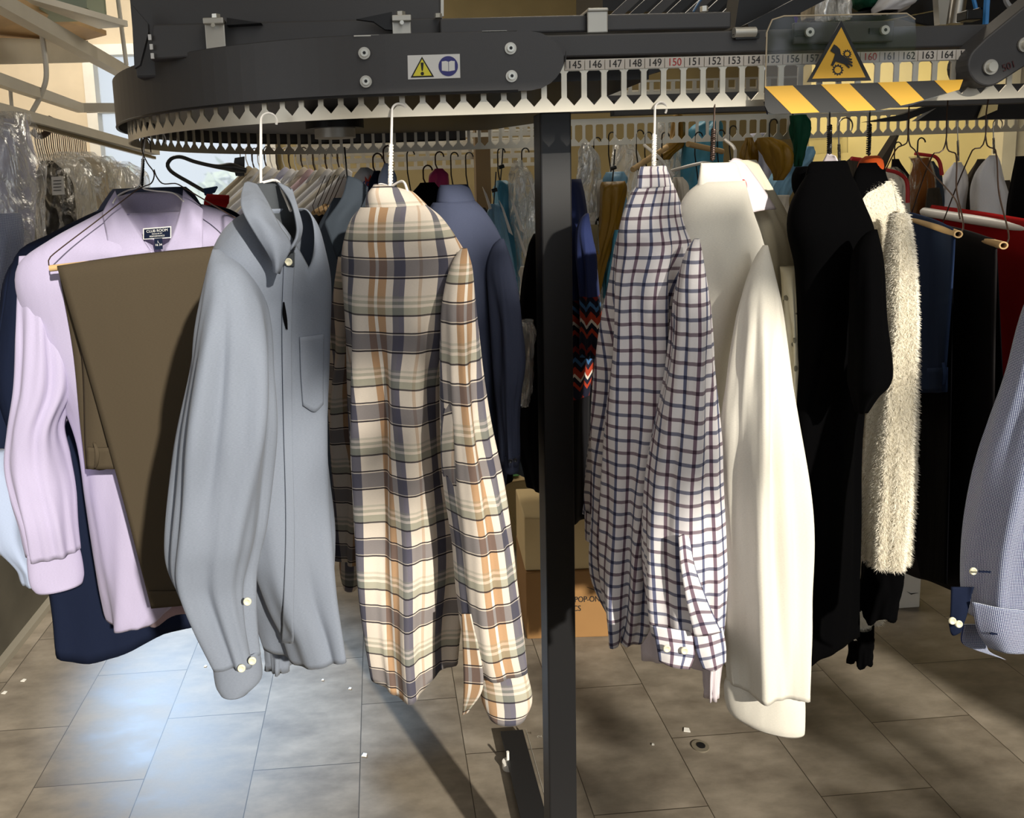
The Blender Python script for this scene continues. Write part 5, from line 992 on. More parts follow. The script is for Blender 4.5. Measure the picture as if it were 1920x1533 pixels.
# rail of pale shirts, hanging close together
cols = ['beige_bg', 'ivory_bg', 'purewhite', 'ivory_bg', 'purewhite', 'ivory_bg', 'pale_lilac', 'purewhite', 'purewhite', 'ivory_bg', 'blush', 'purewhite', 'ivory_bg', 'purewhite', 'purewhite', 'ivory_bg', 'purewhite']
names_ = {'beige_bg': 'beige', 'ivory_bg': 'ivory', 'purewhite': 'white', 'pale_lilac': 'pale lilac', 'blush': 'blush pink'}
for i, c in enumerate(cols):
    x = 462+i*11.5; y = 318+(i % 3)*3 - (0 if i > 4 else 2); Y = 3.0-i*.028
    lab = {'blush': 'blush pink shirt in the packed row of pale shirts behind the blue grey shirt', 'pale_lilac': 'pale lilac shirt in the packed row of pale shirts behind the conveyor', 'beige_bg': 'beige shirt at the left end of the packed row of pale shirts'}.get(c, '%s shirt in the packed row of pale shirts behind the conveyor' % names_[c])
    e = G('pale_shirt', lab, 'shirt', (x-40, 700, Y), 'pale shirts packed on the rail behind' if c in ('purewhite', 'ivory_bg') else None)
    loft('body', [(y, x-4, x+11, Y, .02), (y+12, x-14, x+14, Y, .03), (y+50, x-56, x+12, Y, .03), (y+85, x-92, x+8, Y, .03), (y+115, x-100, x+6, Y, .03), (y+400, x-92, x+10, Y, .03)], M[c], e, N=30, M=26, folds=((.003, 5, i, 1),), seed=i)
    sheet('collar', [[(x-10, y+8, Y-.04), (x+3, y-5, Y-.02), (x+14, y+2, Y)], [(x-16, y+20, Y-.05), (x-2, y+12, Y-.04), (x+12, y+16, Y-.02)]], M[c], e, N=6, M=8, solid=.004)
    hooklet(U(x+4, y-34, Y), 'wire or white hook above the packed row of pale shirts', 'hanger hooks above the packed pale shirts', M['wire_brown'] if i % 2 else M['wire_white'], .075)
    if i % 2 == 0: hooklet(U(x-6, y-30, Y+.1), 'wire or white hook above the packed row of pale shirts', 'hanger hooks above the packed pale shirts', M['chrome'], .08)
for (x, y) in ((588, 399), (598, 400), (607, 398), (615, 400), (624, 397)):
    a = U(x, y, 2.35); e = empty('tube_hanger', a, 'short kraft tube end in the small cluster beside the dark slate shirt', 'hanger', 'tube hangers behind the slate shirt')
    MB().cyl(a, a+Vector((.03, .2, .02)), .007, 14).build('cardboard_tube', M['tube_card'], e, True)
    wire('frame_wire', [(x+2, y, 2.35), (x-2, y-14, 2.35), (x+22, y-70, 2.4)], .0013, M['wire_brown'], e)
g = G('dark_trousers', 'dark trousers under the cluster of short kraft tubes', 'trousers', (605, 700, 2.45))
loft('leg', [(402, 584, 632, 2.45, .05), (600, 586, 630, 2.45, .05), (900, 590, 630, 2.45, .05)], M['charcoal_wool'], g, N=20, M=30)
g = G('red_garment', 'red folded garment peeking out left of the blue grey collar', 'garment', (405, 390, 2.3)); sheet('folded_cloth', [[(388, 366, 2.3), (430, 368, 2.3)], [(383, 378, 2.28), (428, 382, 2.28)], [(382, 388, 2.3), (420, 391, 2.3)]], M['red_wool'], g, N=12, M=12, solid=.01)
g = G('navy_garment', 'small navy garment corner under the black hanger arm', 'garment', (392, 365, 2.8)); sheet('folded_cloth', [[(382, 354, 2.85), (408, 350, 2.85)], [(384, 366, 2.84), (402, 360, 2.84)]], M['navy_wool'], g, N=8, M=8, solid=.01)
# shirts with prints behind the plaid collar
g = G('printed_tee', 'white tee with blue lettering and a red tulip behind the slate shirt collar', 'tee', (690, 420, 2.1))
tb = loft('body', [(314, 676, 690, 2.1, .03), (330, 664, 712, 2.1, .05), (370, 650, 730, 2.1, .06), (500, 650, 730, 2.1, .06)], M['purewhite'], g, N=24, M=40)
text_mesh('lettering', 'VE', .036, M['blue_sign'], g, hit(bvh(tb), 682, 349, .012, 2.0), (1, 0, -.25), (.25, 0, 1))
tc_ = hit(bvh(tb), 695, 340, .014, 2.0)
MB().prism([tc_+Vector((a*.016, 0, b_*.016)) for a, b_ in ((-.9, .9), (-.4, .2), (0, 1.1), (.4, .2), (.9, .9), (.9, -.3), (.3, -1), (-.3, -1), (-.9, -.3))], (0, .002, 0)).build('tulip_print', plain('tulip_red', '#c9452f', .7), g)
for (nm, lb_, col_, x, y, w, h_, Y) in (('blue_collar_shirt', 'pale blue shirt collar showing just above the plaid collar', 'skyblue', 726, 306, 30, 120, 1.9), ('navy_blouse', 'dark navy blouse just left of the plaid collar', 'navy', 706, 320, 26, 100, 2.0), ('black_blouse', 'black blouse between the plaid collar and the slate navy shirt', 'black_cloth', 800, 342, 60, 110, 2.05), ('pink_halter', 'hot pink halter top above the slate navy shirt', 'hotpink', 822, 316, 34, 60, 2.2)):
    g = G(nm, lb_, 'top', (x, y+h_, Y))
    loft('body', [(y, x-w*.2, x+w*.25, Y, .02), (y+h_*.2, x-w*.45, x+w*.5, Y, .04), (y+h_*.6, x-w*.5, x+w*.6, Y, .05), (y+h_, x-w*.5, x+w*.6, Y, .05)], M[col_], g, N=20, M=30)
    hooklet(U(x+2, y-22, Y), 'dark hanger hook above the %s' % lb_.split(' just')[0].split(' between')[0].split(' showing')[0].split(' above')[0], None, M['wire_brown'], .05)
# far conveyor track grid
far = empty('rear_conveyor_track', U(760, 300, 3.3), 'pale slotted conveyor tracks in several tiers far behind the plaid shirt', 'conveyor')
for (x0, x1, y, Y) in ((520, 1010, 262, 3.0), (540, 1010, 276, 3.5), (560, 1010, 290, 3.7), (560, 1010, 303, 3.3), (600, 1010, 318, 3.7), (1100, 1500, 176, 3.2), (1100, 1760, 190, 3.8)):
    a, b_ = U(x0, y+3, Y), U(x1, y-10, Y); b_.z = a.z; mb = MB().bar(a, b_, .01, .016).bar(a+Vector((0, 0, .05)), b_+Vector((0, 0, .05)), .01, .008)
    n = int((b_.x-a.x)/.045)
    for i in range(n): mb.box((a.x+.045*i, Y, a.z+.025), (.016, .006, .05))
    mb.build('slotted_track', M['track'], far)
e = empty('rear_wooden_post', U(905, 600, 3.2), 'tan upright post behind the slate navy shirt collar', 'post')
a, b_ = U(891, 270, 3.2), U(919, 270, 3.2); MB().box(((a.x+b_.x)/2, 3.23, a.z/2+.05), (b_.x-a.x, .06, a.z+.1)).build('post_shaft', plain('tan_post_paint', '#7a6546', .7), e)
# hanging laundry bags & covers
def lbag(label, col, rows, seed, name='laundry_bag', cat='bag', tie=True, group=None, phi=0):
    e = G(name, label, cat, (rows[-1][1], rows[-1][0], rows[-1][3]), group)
    loft('bag_body', rows, M[col], e, N=40, M=44, folds=((.008, 5, seed, 2), (.005, 9, seed*2, 4)), env=(0, .15), seed=seed, rough=.012, phi=phi)
    if tie:
        x = (rows[0][1]+rows[0][2])/2; y, Y = rows[0][0], rows[0][3]
        wire('drawstring', [(x-2, y+3, Y), (x+1, y-30, Y), (x+3, y-60, Y)], .002, M['wire_black'], e)
        MB().cyl(U(x-5, y-24, Y), U(x+5, y-27, Y), .006, 10).build('cord_lock', M['wire_black'], e, True)
    return e
lbag('turquoise drawstring bag left of the post, upper one', 'turq', [(338, 932, 948, 2.4, .02), (350, 930, 962, 2.4, .04), (420, 932, 974, 2.4, .05), (540, 950, 976, 2.4, .04), (556, 958, 968, 2.4, .02)], 1)
lbag('turquoise drawstring bag left of the post, lower one in front', 'paleblue_nylon', [(382, 920, 934, 2.3, .02), (400, 918, 944, 2.3, .04), (450, 928, 952, 2.3, .04), (520, 950, 968, 2.3, .03)], 2)
lbag('crumpled clear plastic cover hanging left of the post', 'bag', [(300, 962, 978, 2.35, .02), (340, 955, 1000, 2.35, .05), (430, 965, 1010, 2.35, .06), (560, 975, 1010, 2.35, .05)], 3, 'plastic_cover', 'cover', False)
lbag('crumpled clear plastic bag end low between slate navy shirt and black coat', 'bag', [(600, 975, 1000, 1.75, .02), (680, 976, 998, 1.75, .03), (730, 978, 994, 1.75, .03), (762, 980, 986, 1.75, .02)], 4, 'plastic_cover', 'cover', False)
lbag('white laundry pouch with a rust stain left of the post', 'ivory_bg', [(500, 975, 1004, 2.1, .03), (600, 974, 1005, 2.1, .03)], 5, 'white_pouch', 'bag', False)
for k, (x, y) in enumerate(((905, 350), (936, 375), (958, 372), (990, 330), (965, 420), (1004, 372))):
    e = G('paper_tagged_hanger', 'white hanger arm sticking out among the bags left of the post', 'hanger', (x, y, 2.5), 'white hanger arms among the bags left of the post')
    MB().prism([U(x, y, 2.28), U(x+8, y+14, 2.28), U(x+26, y+66, 2.28), U(x+18, y+60, 2.28)], (0, .01, 0)).build('hanger_arm', M['wire_white'], e)
lbag('whitish clear plastic cover right beside the post', 'bag', [(268, 1090, 1105, 2.3, .02), (300, 1082, 1122, 2.3, .05), (380, 1080, 1126, 2.3, .06), (420, 1082, 1110, 2.3, .05)], 6, 'plastic_cover', 'cover', False)
lbag('mustard yellow nylon laundry bag right of the post', 'mustard', [(340, 1128, 1172, 2.2, .03), (352, 1124, 1176, 2.2, .05), (420, 1122, 1166, 2.2, .05), (500, 1112, 1140, 2.2, .04), (570, 1108, 1118, 2.2, .02)], 7)
lbag('pale blue nylon bag sticking out above the mustard bag near the post', 'paleblue_nylon', [(322, 1136, 1170, 2.3, .03), (336, 1132, 1174, 2.3, .05), (440, 1150, 1175, 2.3, .05)], 8, tie=False)
lbag('turquoise bag with black lettering left of the check shirt', 'turq', [(430, 1144, 1168, 2.2, .03), (450, 1140, 1172, 2.2, .05), (520, 1136, 1160, 2.2, .05), (560, 1140, 1150, 2.2, .03)], 9, tie=False)
lbag('long white plastic sleeve hanging between zigzag dress and check shirt', 'bag', [(440, 1120, 1150, 2.25, .03), (600, 1118, 1150, 2.25, .04), (760, 1110, 1140, 2.25, .04), (860, 1108, 1125, 2.25, .03)], 10, 'plastic_cover', 'cover', False)
e = G('card_case', 'clear card case clipped on the mustard bag right of the post', 'case', (1113, 472, 2.0))
MB().prism([U(1100, 414, 2.0), U(1122, 414, 2.0), U(1124, 476, 2.0), U(1102, 477, 2.0)], (0, .01, 0)).build('case_body', M['acrylic'], e); MB().prism([U(1108, 421, 2.004), U(1121, 421, 2.004), U(1122, 470, 2.004), U(1109, 470, 2.004)], (0, .003, 0)).build('tan_card', M['carton_cream'], e)
for k, (x, y, c_) in enumerate(((1093, 380, 'paper'), (1118, 340, 'paper'), (1105, 400, 'paper'))):
    T('paper_ticket', MB().prism([U(x, y, 2.25), U(x+12, y-4, 2.25), U(x+8, y+62, 2.25), U(x+2, y+70, 2.25)], (0, .004, 0)), M[c_], 'long white paper ticket among the covers right of the post', 'ticket', 'white paper tickets right of the post')
for (x, y) in ((1186, 318), (1290, 270)):
    MBx = MB().cyl(U(x, y, 2.4), U(x+64, y-42 if x < 1200 else y+14, 2.5), .009, 12)
    T('wooden_dowel', MBx, M['tube_card'], 'brown wooden dowel hanger bar %s' % ('rising behind the check shirt collar' if x < 1200 else 'lying above the ivory shirt collar'), 'dowel', smooth=True)
lbag('dark olive bag hanging behind the check shirt hanger', 'mustard', [(215, 1262, 1280, 2.6, .03), (260, 1258, 1284, 2.6, .04), (300, 1200, 1260, 2.6, .04)], 11, tie=False)
lbag('turquoise bag above the ivory shirt', 'turq', [(222, 1318, 1350, 2.6, .03), (250, 1290, 1356, 2.6, .06), (330, 1276, 1350, 2.6, .06), (360, 1280, 1330, 2.6, .05)], 12, tie=False)
lbag('mustard bag with a gathered mouth between ivory shirt and black sweater', 'mustard', [(258, 1420, 1448, 2.3, .03), (280, 1424, 1478, 2.3, .05), (310, 1440, 1484, 2.3, .05), (338, 1450, 1468, 2.3, .03)], 13, tie=False)
lbag('mustard bag hanging upright left of the gathered one', 'mustard', [(258, 1396, 1412, 2.4, .03), (300, 1388, 1420, 2.4, .05), (350, 1400, 1424, 2.4, .05)], 14, tie=False)
lbag('dark green nylon bag hanging under the striped strip', 'green_nylon', [(216, 1480, 1512, 2.4, .03), (250, 1480, 1518, 2.4, .05), (290, 1486, 1508, 2.4, .04), (312, 1492, 1500, 2.4, .02)], 15, tie=False)
lbag('pale blue nylon bag beside the dark green bag', 'paleblue_nylon', [(275, 1500, 1526, 2.5, .03), (300, 1470, 1524, 2.5, .05), (340, 1446, 1490, 2.5, .05), (375, 1440, 1475, 2.5, .04)], 16, tie=False)
lbag('lilac bag in clear plastic behind the ivory shirt collar', 'pale_lilac', [(250, 1405, 1440, 2.8, .03), (300, 1400, 1450, 2.8, .05), (420, 1400, 1470, 2.8, .05)], 17, tie=False)
lbag('clear plastic cover behind the check shirt collar', 'bag', [(262, 1150, 1190, 2.7, .03), (320, 1140, 1210, 2.7, .05), (420, 1140, 1230, 2.7, .05)], 18, 'plastic_cover', 'cover', False)
lbag('clear plastic cover high between check and ivory shirts', 'bag', [(225, 1225, 1262, 2.7, .03), (320, 1230, 1290, 2.7, .05), (380, 1240, 1290, 2.7, .05)], 19, 'plastic_cover', 'cover', False)
lbag('white paper sack between cream blouse and black sweater', 'ivory_bg', [(366, 1438, 1482, 2.4, .03), (420, 1438, 1484, 2.4, .04), (480, 1450, 1490, 2.4, .04)], 20, 'paper_sack', 'sack', False)
lbag('pale green plastic cover tip by the check shirt collar', 'ivory_bg', [(332, 1262, 1280, 2.0, .02), (350, 1262, 1290, 2.0, .03), (400, 1270, 1292, 2.0, .03)], 21, 'pale_cover', 'cover', False)
for k, (x, y) in enumerate(((1148, 262), (1200, 258), (1216, 262), (1248, 262), (1310, 262), (1375, 250), (1352, 258), (1120, 272), (985, 292), (940, 292), (880, 300), (852, 300), (770, 296))):
    hooklet(U(x, y-6, 2.48), 'black cord or hook hanging from the rear track among the laundry bags', 'dark hooks on the rear track among the bags', M['wire_black'], .14, 'bag_hook')
# white hanger shapes
for (p, q, r_, lb_) in (((1208, 272), (1240, 300), (1262, 330), 'white tubular hanger shoulder behind the check shirt collar'), ((1258, 320), (1320, 305), (1336, 308), 'white tubular hanger bar left of the ivory shirt collar'), ((1360, 262), (1378, 280), (1378, 300), 'white tubular hanger arm right of the ivory shirt collar')):
    T('white_hanger', MB().tube(smooth_path([U(*p, 2.2), U(*q, 2.1), U(*r_, 2.1)], 12), .0045, 6), M['wire_white'], lb_, 'hanger', smooth=True)
# right-hand background garments
def bgarm(name, label, cat, col, rows, phi=-20, cover=False, seed=0):
    e = G(name, label, cat, (rows[-1][1], rows[-1][0], rows[-1][3]))
    loft('body', rows, M[col], e, N=36, M=44, phi=phi, seed=seed)
    if cover: loft('plastic_cover', [(r[0]-3, r[1]-3, r[2]+3, r[3], r[4]*1.3+.01) for r in rows], M['bag_thin'], e, N=50, M=60, folds=((.006, 7, 1, 3), (.004, 13, 1, 5)), solid=0, phi=phi, cap=True)
    return e
bgarm('white_polo', 'white polo shirt under the crossing wires near the yellow wall', 'shirt', 'purewhite', [(304, 1790, 1802, 2.5, .03), (320, 1776, 1812, 2.5, .05), (345, 1764, 1816, 2.5, .06), (400, 1760, 1808, 2.5, .06), (480, 1760, 1808, 2.5, .06)])
bgarm('white_shirt', 'white shirt with rounded shoulder, the rightmost white one by the yellow wall', 'shirt', 'purewhite', [(291, 1856, 1870, 2.4, .03), (305, 1842, 1876, 2.4, .05), (330, 1828, 1880, 2.4, .07), (370, 1822, 1892, 2.4, .07), (480, 1824, 1886, 2.4, .07)])
bgarm('grey_coat', 'grey brown coat between the two white shirts on the right', 'coat', 'grey_coat', [(298, 1834, 1846, 2.55, .03), (320, 1820, 1850, 2.55, .05), (350, 1806, 1852, 2.55, .07), (480, 1800, 1850, 2.55, .07)])
bgarm('grey_coat', 'grey coat with shoulder studs at the rightmost white shirt', 'coat', 'grey_coat', [(338, 1876, 1892, 2.5, .04), (370, 1872, 1902, 2.5, .05), (480, 1872, 1900, 2.5, .05)])
bgarm('dark_coat', 'dark coat with sloping shoulder left of the rust jacket', 'coat', 'charcoal_wool', [(298, 1674, 1684, 2.6, .03), (320, 1670, 1698, 2.6, .05), (350, 1670, 1716, 2.6, .06), (440, 1672, 1712, 2.6, .06)])
bgarm('rust_jacket', 'rust brown jacket in thin clear plastic behind the navy trousers', 'jacket', 'rust', [(296, 1706, 1742, 2.3, .03), (308, 1712, 1744, 2.3, .05), (330, 1708, 1750, 2.3, .06), (370, 1702, 1752, 2.3, .07), (480, 1700, 1748, 2.3, .07)], cover=True)
bgarm('silver_vest', 'shiny grey vest half hidden by the rust jacket and red hanger', 'vest', 'slate', [(302, 1740, 1748, 2.45, .03), (330, 1742, 1764, 2.45, .05), (400, 1744, 1768, 2.45, .05)])
bgarm('taupe_jacket', 'taupe jacket left of the white polo below the wires', 'jacket', 'grey_coat', [(352, 1742, 1760, 2.2, .04), (380, 1738, 1764, 2.2, .05), (470, 1738, 1764, 2.2, .05)])
bgarm('olive_jacket', 'dark olive jacket shoulder behind the black sweater and cardigan', 'jacket', 'grey_coat', [(296, 1596, 1610, 2.0, .03), (310, 1578, 1612, 2.0, .05), (330, 1576, 1612, 2.0, .05), (420, 1580, 1612, 2.0, .05)])
bgarm('striped_garment', 'pink edged garment in clear plastic right of the fluffy cardigan', 'garment', 'ivory_bg', [(316, 1662, 1676, 2.1, .03), (330, 1660, 1694, 2.1, .05), (352, 1662, 1702, 2.1, .05), (440, 1664, 1700, 2.1, .05)], cover=True)
T('dark_sleeve_board', MB().prism([U(1686, 254, 2.1), U(1682, 253, 2.1), U(1640, 318, 2.1), U(1654, 330, 2.1)], (0, .03, 0)), M['grey_coat'], 'narrow dark wedge leaning upwards right of the fluffy cardigan', 'board')
for (pts_, lb_) in (([(1716, 288, 2.2), (1740, 291, 2.2), (1754, 294, 2.2), (1762, 305, 2.2), (1766, 328, 2.2)], 'red tubular hanger against the yellow wall above the rust jacket'), ([(1596, 297, 1.9), (1612, 299, 1.9), (1622, 300, 1.9)], 'short red hanger arm behind the cardigan collar'), ([(1660, 318, 2.0), (1685, 325, 2.0), (1700, 340, 2.0), (1702, 380, 2.0)], 'pale red hanger bow on the clear bagged garment')):
    T('red_hanger', MB().tube(smooth_path([U(*p) for p in pts_], 24), .005, 8), M['red'], lb_, 'hanger', smooth=True)
for (x, y0, y1, Y, lb_) in ((1572, 238, 310, 1.7, 'thin grey hanger with open hook left of the fluffy cardigan'), (1795, 232, 302, 2.4, 'thin wire hanger stem over the white polo'), (1862, 235, 288, 2.35, 'thin twisted wire hanger stem over the rightmost white shirt')):
    hook((x, y0, Y), (x+2, y1, Y), .0016, M['chrome'], 'wire_hanger', lb_, True, None, rad=.02, tr=.002)
wb_ = empty('door_notice', U(1760, 240, 4.3), 'small clear notice holder stuck on the yellow wall', 'notice')
MB().prism([U(1515, 252, 4.35), U(1590, 248, 4.35), U(1590, 286, 4.35), U(1515, 290, 4.35)], (0, .01, 0)).build('clear_sleeve', M['acrylic'], wb_)
# top right: slanted black hangers, cloths and hoses over the machine
for i in range(7):
    x = 1150+i*34; T('black_rack_arm', MB().bar(U(x, 34, 2.2+i*.02), U(x+58, -20, 2.2+i*.02), .012, .025), M['steel_black'] if i % 2 else M['steel_dark'], 'slanting black rack arm above the upper beam', 'rack arm', 'slanting black arms above the beam')
T('black_duct', MB().prism([U(1378, 52, 1.7), U(1450, 48, 1.7), U(1600, -30, 1.7), U(1390, -30, 1.7)], (0, .06, 0)), M['steel_black'], 'wide black sloping duct at the top, left of the acrylic guard', 'duct')
T('black_cross_beam', MB().bar(U(1400, 60, 1.6), U(1545, -15, 1.6), .03, .03), M['steel_black'], 'black beam running diagonally above the acrylic guard', 'beam')
T('rear_beam', MB().bar(U(1560, 46, 2.1), U(1770, 4, 2.1), .03, .035), M['steel_black'], 'dark sloping beam above the mounting plate', 'beam')
for (lb_, nm, col_, rows) in (('purple cloth bundle at the left corner of the acrylic guard', 'purple_bundle', 'purple', [(26, 1472, 1492, 2.0, .03), (36, 1468, 1496, 2.0, .04), (47, 1470, 1494, 2.0, .03)]),
    ('clear plastic bundle standing over the triangle sign, left one', 'plastic_bundle', 'bag', [(-20, 1535, 1566, 2.0, .03), (36, 1532, 1568, 2.0, .04)]),
    ('clear plastic bundle right above the triangle sign', 'plastic_bundle', 'bag', [(-20, 1572, 1594, 2.0, .03), (36, 1570, 1598, 2.0, .04)]),
    ('tan paper bag above the guard left of the plastic bundles', 'tan_bag', 'beige_bg', [(-10, 1508, 1532, 2.1, .03), (38, 1506, 1532, 2.1, .04)]),
    ('dark green cloth bundle above the mounting plate', 'green_bundle', 'green_nylon', [(-20, 1600, 1656, 2.1, .05), (6, 1600, 1654, 2.1, .06), (18, 1612, 1650, 2.1, .03)]),
    ('white cloth bundle above the mounting plate, right of the green one', 'white_bundle', 'purewhite', [(-20, 1660, 1726, 2.05, .05), (8, 1640, 1722, 2.05, .06), (24, 1640, 1690, 2.05, .04)]),
    ('teal cloth bundle behind the white bundle at the top', 'teal_bundle', 'turq', [(-20, 1690, 1735, 2.2, .05), (20, 1700, 1730, 2.2, .04)])):
    e = G(nm, lb_, 'bundle', (rows[-1][1], rows[-1][0], rows[-1][3])); loft('cloth', rows, M[col_], e, N=24, M=36, rough=.015, folds=((.006, 5, 1, 2),))
for (x, y, Y, l_) in ((1450, 250, 2.35, 'small dark hook above the gathered mustard bag'), (1684, 292, 2.62, 'small dark hook above the dark coat'), (1272, 212, 2.62, 'small dark hook above the dark olive bag'), (1494, 210, 2.42, 'small dark hook above the dark green bag'), (1728, 285, 2.32, 'small dark hook above the rust jacket')):
    hooklet(U(x, y-18, Y), l_, None, M['wire_black'], .09)
e = empty('control_block', U(1815, 30, 1.6), 'black valve block with blue and grey hoses at the top right', 'valve block')
MB().box(U(1818, 30, 1.6), (.035, .03, .02)).box(U(1838, 24, 1.62), (.02, .02, .02)).build('valve_body', M['wire_black'], e, bevel=.002)
wire('blue_hose', [(1852, -20, 1.6), (1850, 10, 1.6), (1848, 46, 1.6)], .006, plain('blue_hose', '#2f7fc4', .4), e)
wire('blue_hose', [(1822, -20, 1.6), (1826, 0, 1.6), (1830, 16, 1.6)], .004, plain('blue_hose', '#2f7fc4', .4), e)
wire('grey_hose', [(1890, -30, 1.5), (1886, 0, 1.5), (1900, 16, 1.5), (1915, 6, 1.5), (1940, -10, 1.5)], .005, plain('grey_hose', '#8d8d8d', .4), e, N=30)
e = empty('bright_bracket_column', U(1780, 40, 2.0), 'pale slotted steel bracket column at the top right beside the valve block', 'bracket')
MB().prism([U(1762, 46, 2.0), U(1758, -20, 2.0), U(1795, -20, 2.0), U(1790, 46, 2.0)], (0, .02, 0)).build('bracket_plate', M['zinc'], e)
MB().cyl(U(1790, 46, 1.9), U(1800, -20, 1.9), .018, 16).build('bracket_tube', M['chrome'], e, True)
wire('blue_cable', [(1300, 22, 2.0), (1310, 5, 2.0), (1330, -20, 2.0)], .003, plain('blue_cable', '#3f6f9f', .4), e)
rm = empty('rear_drive_unit', U(1780, 20, 2.3), 'dark charcoal machine housing filling the top right corner behind the hoses', 'machine housing')
MB().prism([U(1600, 8, 2.35), U(1600, -60, 2.35), U(1990, -60, 2.35), U(1990, 60, 2.35), U(1800, 62, 2.35), U(1720, 44, 2.35)], (0, .3, 0)).build('housing_panel', M['steel_black'], rm, bevel=.004)
ru = empty('rear_storage_rack', U(1300, 60, 3.0), 'dark rack shelf with hanging bundles high up behind the upper beam', 'rack')
MB().prism([U(1130, 20, 3.1), U(1130, -80, 3.1), U(1560, -80, 3.1), U(1560, 30, 3.1)], (0, .4, 0)).build('rack_board', M['steel_black'], ru)
# ------------------------------------------------------------------ floor things
def boxobj(name, label, corner, w, d, h, rot, m, group=None, lid=None):
    o = empty(name, corner, label, 'box', group); R = Matrix.Rotation(rot, 3, 'Z'); mb = MB()
    mb.box(Vector(corner)+R @ Vector((w/2, d/2, h/2)), (w, d, h), R); mb.build('carton_body', m, o, bevel=.004); return o, R
c0 = UF(988, 1198); c1 = UF(1153, 1193); w_ = (c1-c0).length; rot_ = math.atan2(c1.y-c0.y, c1.x-c0.x)
h1 = U(1100, 1066, c0.y).z
bx1, R1 = boxobj('brown_carton', 'brown cardboard carton with black printed words standing behind the post', c0, w_, .3, h1, rot_, M['carton'])
fwd = R1 @ Vector((0, -1, 0)); rt = R1 @ Vector((1, 0, 0))
pc_ = lambda x, y: (lambda d: EYE + d*((c0-EYE).dot(fwd)/d.dot(fwd)))(ROT @ Vector(((x-PX)/F, -(y-PY)/F, -1)))
text_mesh('printed_words', '0" POP-ON', .030, M['ink'], bx1, pc_(1094, 1123)+fwd*.002, rt, (0, 0, 1), width=.8); text_mesh('printed_words', 'CS', .030, M['ink'], bx1, pc_(1082, 1140)+fwd*.002, rt, (0, 0, 1), width=.8)
MB().prism([pc_(1100, 1100), pc_(1113, 1104), pc_(1120, 1109), pc_(1112, 1105)], fwd*.002).build('printed_arc', M['ink'], bx1)
h2 = U(1100, 963, c0.y+.02).z - h1
bx2, _ = boxobj('buff_carton', 'buff carton without print stacked on the brown carton behind the post', c0+R1 @ Vector((0, .012, 0))+Vector((0, 0, h1+.001)), w_-.002, .27, h2, rot_, M['carton_lid'])
c3 = UF(930, 1035); bx3, R3 = boxobj('cream_carton', 'open cream carton with green print on the floor beyond the plaid sleeve', c3, (UF(1012, 1010)-c3).length, .3, U(980, 905, c3.y).z, .18, M['carton_cream'])
f3 = R3 @ Vector((0, -1, 0)); ww3 = (UF(1012, 1010)-c3).length; h3 = U(980, 905, c3.y).z
MB().prism([c3+Vector((0, 0, h3)), c3+R3 @ Vector((ww3, 0, 0))+Vector((0, 0, h3)), c3+R3 @ Vector((ww3, .22, .12))+Vector((0, 0, h3)), c3+R3 @ Vector((0, .22, .12))+Vector((0, 0, h3))], (0, 0, .004)).build('open_flap', M['carton_lid'], bx3)
MB().prism([c3+R3 @ Vector((ww3*.15, .01, 0))+Vector((0, 0, h3+.02)), c3+R3 @ Vector((ww3*.5, .01, 0))+Vector((0, 0, h3+.02)), c3+R3 @ Vector((ww3*.5, .12, .065))+Vector((0, 0, h3+.012)), c3+R3 @ Vector((ww3*.15, .12, .065))+Vector((0, 0, h3+.012))], (0, 0, .003)).build('green_print', M['green_ink'], bx3)
lf = MB()
for k in range(5):
    a_ = .5+k*.45; cc_ = c3+R3 @ Vector((ww3*.42, -.002, h3*.35)); lf.prism([cc_, cc_+Vector((.09*math.cos(a_)-.012, 0, .09*math.sin(a_))), cc_+Vector((.12*math.cos(a_+.1), 0, .12*math.sin(a_+.1)))], f3*.001)
lf.build('leaf_print', M['green_ink'], bx3)
for k in range(5): MB().box(c3+R3 @ Vector((ww3*.78, -.0015, h3*(.85-.1*k))), (.07, .001, .006), R3).build('printed_line', M['ink'], bx3)
c4 = UF(1672, 1142); w4 = (UF(1724, 1138)-c4).length
bx4, _ = boxobj('white_box', 'white box on the floor between the cardigan cuff and black dress', c4, w4, .2, .14, 0, M['paper'])
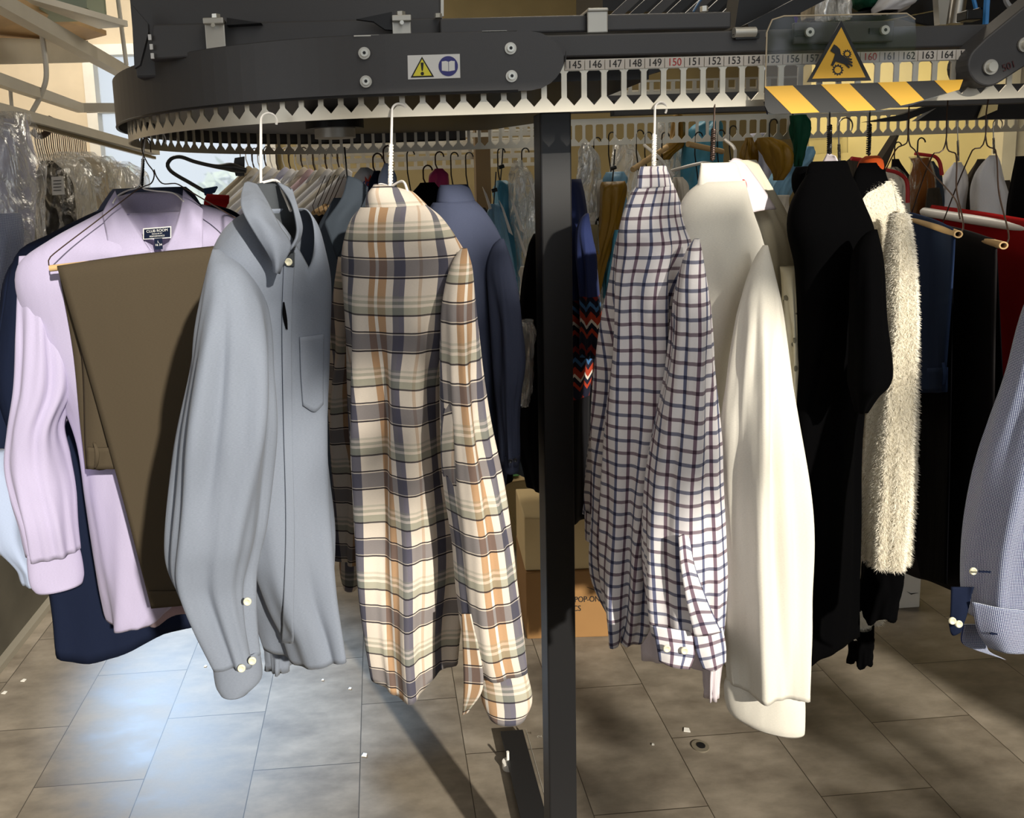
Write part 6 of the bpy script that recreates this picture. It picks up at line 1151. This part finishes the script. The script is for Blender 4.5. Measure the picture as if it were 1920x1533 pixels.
MB().prism([U(1700, 1108, c4.y-.002), U(1708, 1112, c4.y-.002), U(1722, 1111, c4.y-.002), U(1708, 1114, c4.y-.002)], (0, -.001, 0)).build('printed_swoosh', M['ink'], bx4)
dr = UF(1313, 1399); e = empty('floor_socket', dr, 'small round worn floor socket right of the post', 'floor socket')
MB().cyl(dr, dr+Vector((0, 0, .003)), .024, 28).build('metal_ring', plain('worn_ring', '#8a8272', .4, .4), e, True); MB().cyl(dr+Vector((.002, 0, .003)), dr+Vector((.002, 0, .0045)), .012, 20).build('dark_plug', M['steel_black'], e, True)
for k, (x, y, s_) in enumerate(((683, 1416, .008), (656, 1291, .005), (385, 1249, .005), (44, 1276, .008), (8, 1299, .008), (1287, 1369, .010), (605, 1275, .004), (1224, 1396, .004), (502, 1215, .005))):
    c = UF(x, y); T('paper_scrap', MB().prism([c+Vector((-s_, -s_*.5, .001)), c+Vector((s_*.8, -s_, .001)), c+Vector((s_, s_*.6, .001)), c+Vector((-s_*.3, s_, .001))], (0, 0, .002)), M['paper'], 'tiny white paper scrap lying on the tiles', 'scrap', 'paper scraps on the floor')
# dark garments hanging from the back run, lower middle
for (x0, x1, y0, y1, Y, c_, lb_) in ((1040, 1200, 420, 940, 2.5, 'black_cloth', 'long black garment deep behind the check shirt'), (640, 800, 430, 860, 2.5, 'charcoal_wool', 'charcoal garment deep behind the plaid shirt'), (800, 960, 430, 900, 2.55, 'black_cloth', 'long black garment deep behind the slate navy shirt'), (1400, 1540, 470, 1000, 2.5, 'black_cloth', 'long black garment deep behind the cream blouse'), (1200, 1380, 430, 980, 2.6, 'charcoal_wool', 'charcoal garment deep behind the ivory shirt'), (960, 1080, 500, 880, 2.65, 'slate', 'dark slate garment deep behind the post')):
    e = G('long_garment', lb_, 'garment', (x0, y1, Y)); loft('body', [(y0-40, x0+50, x1-50, Y, .05), (y0, x0+20, x1-20, Y, .08), (y0+60, x0, x1, Y, .1), (y1, x0, x1, Y, .1)], M[c_], e, N=30, M=50)
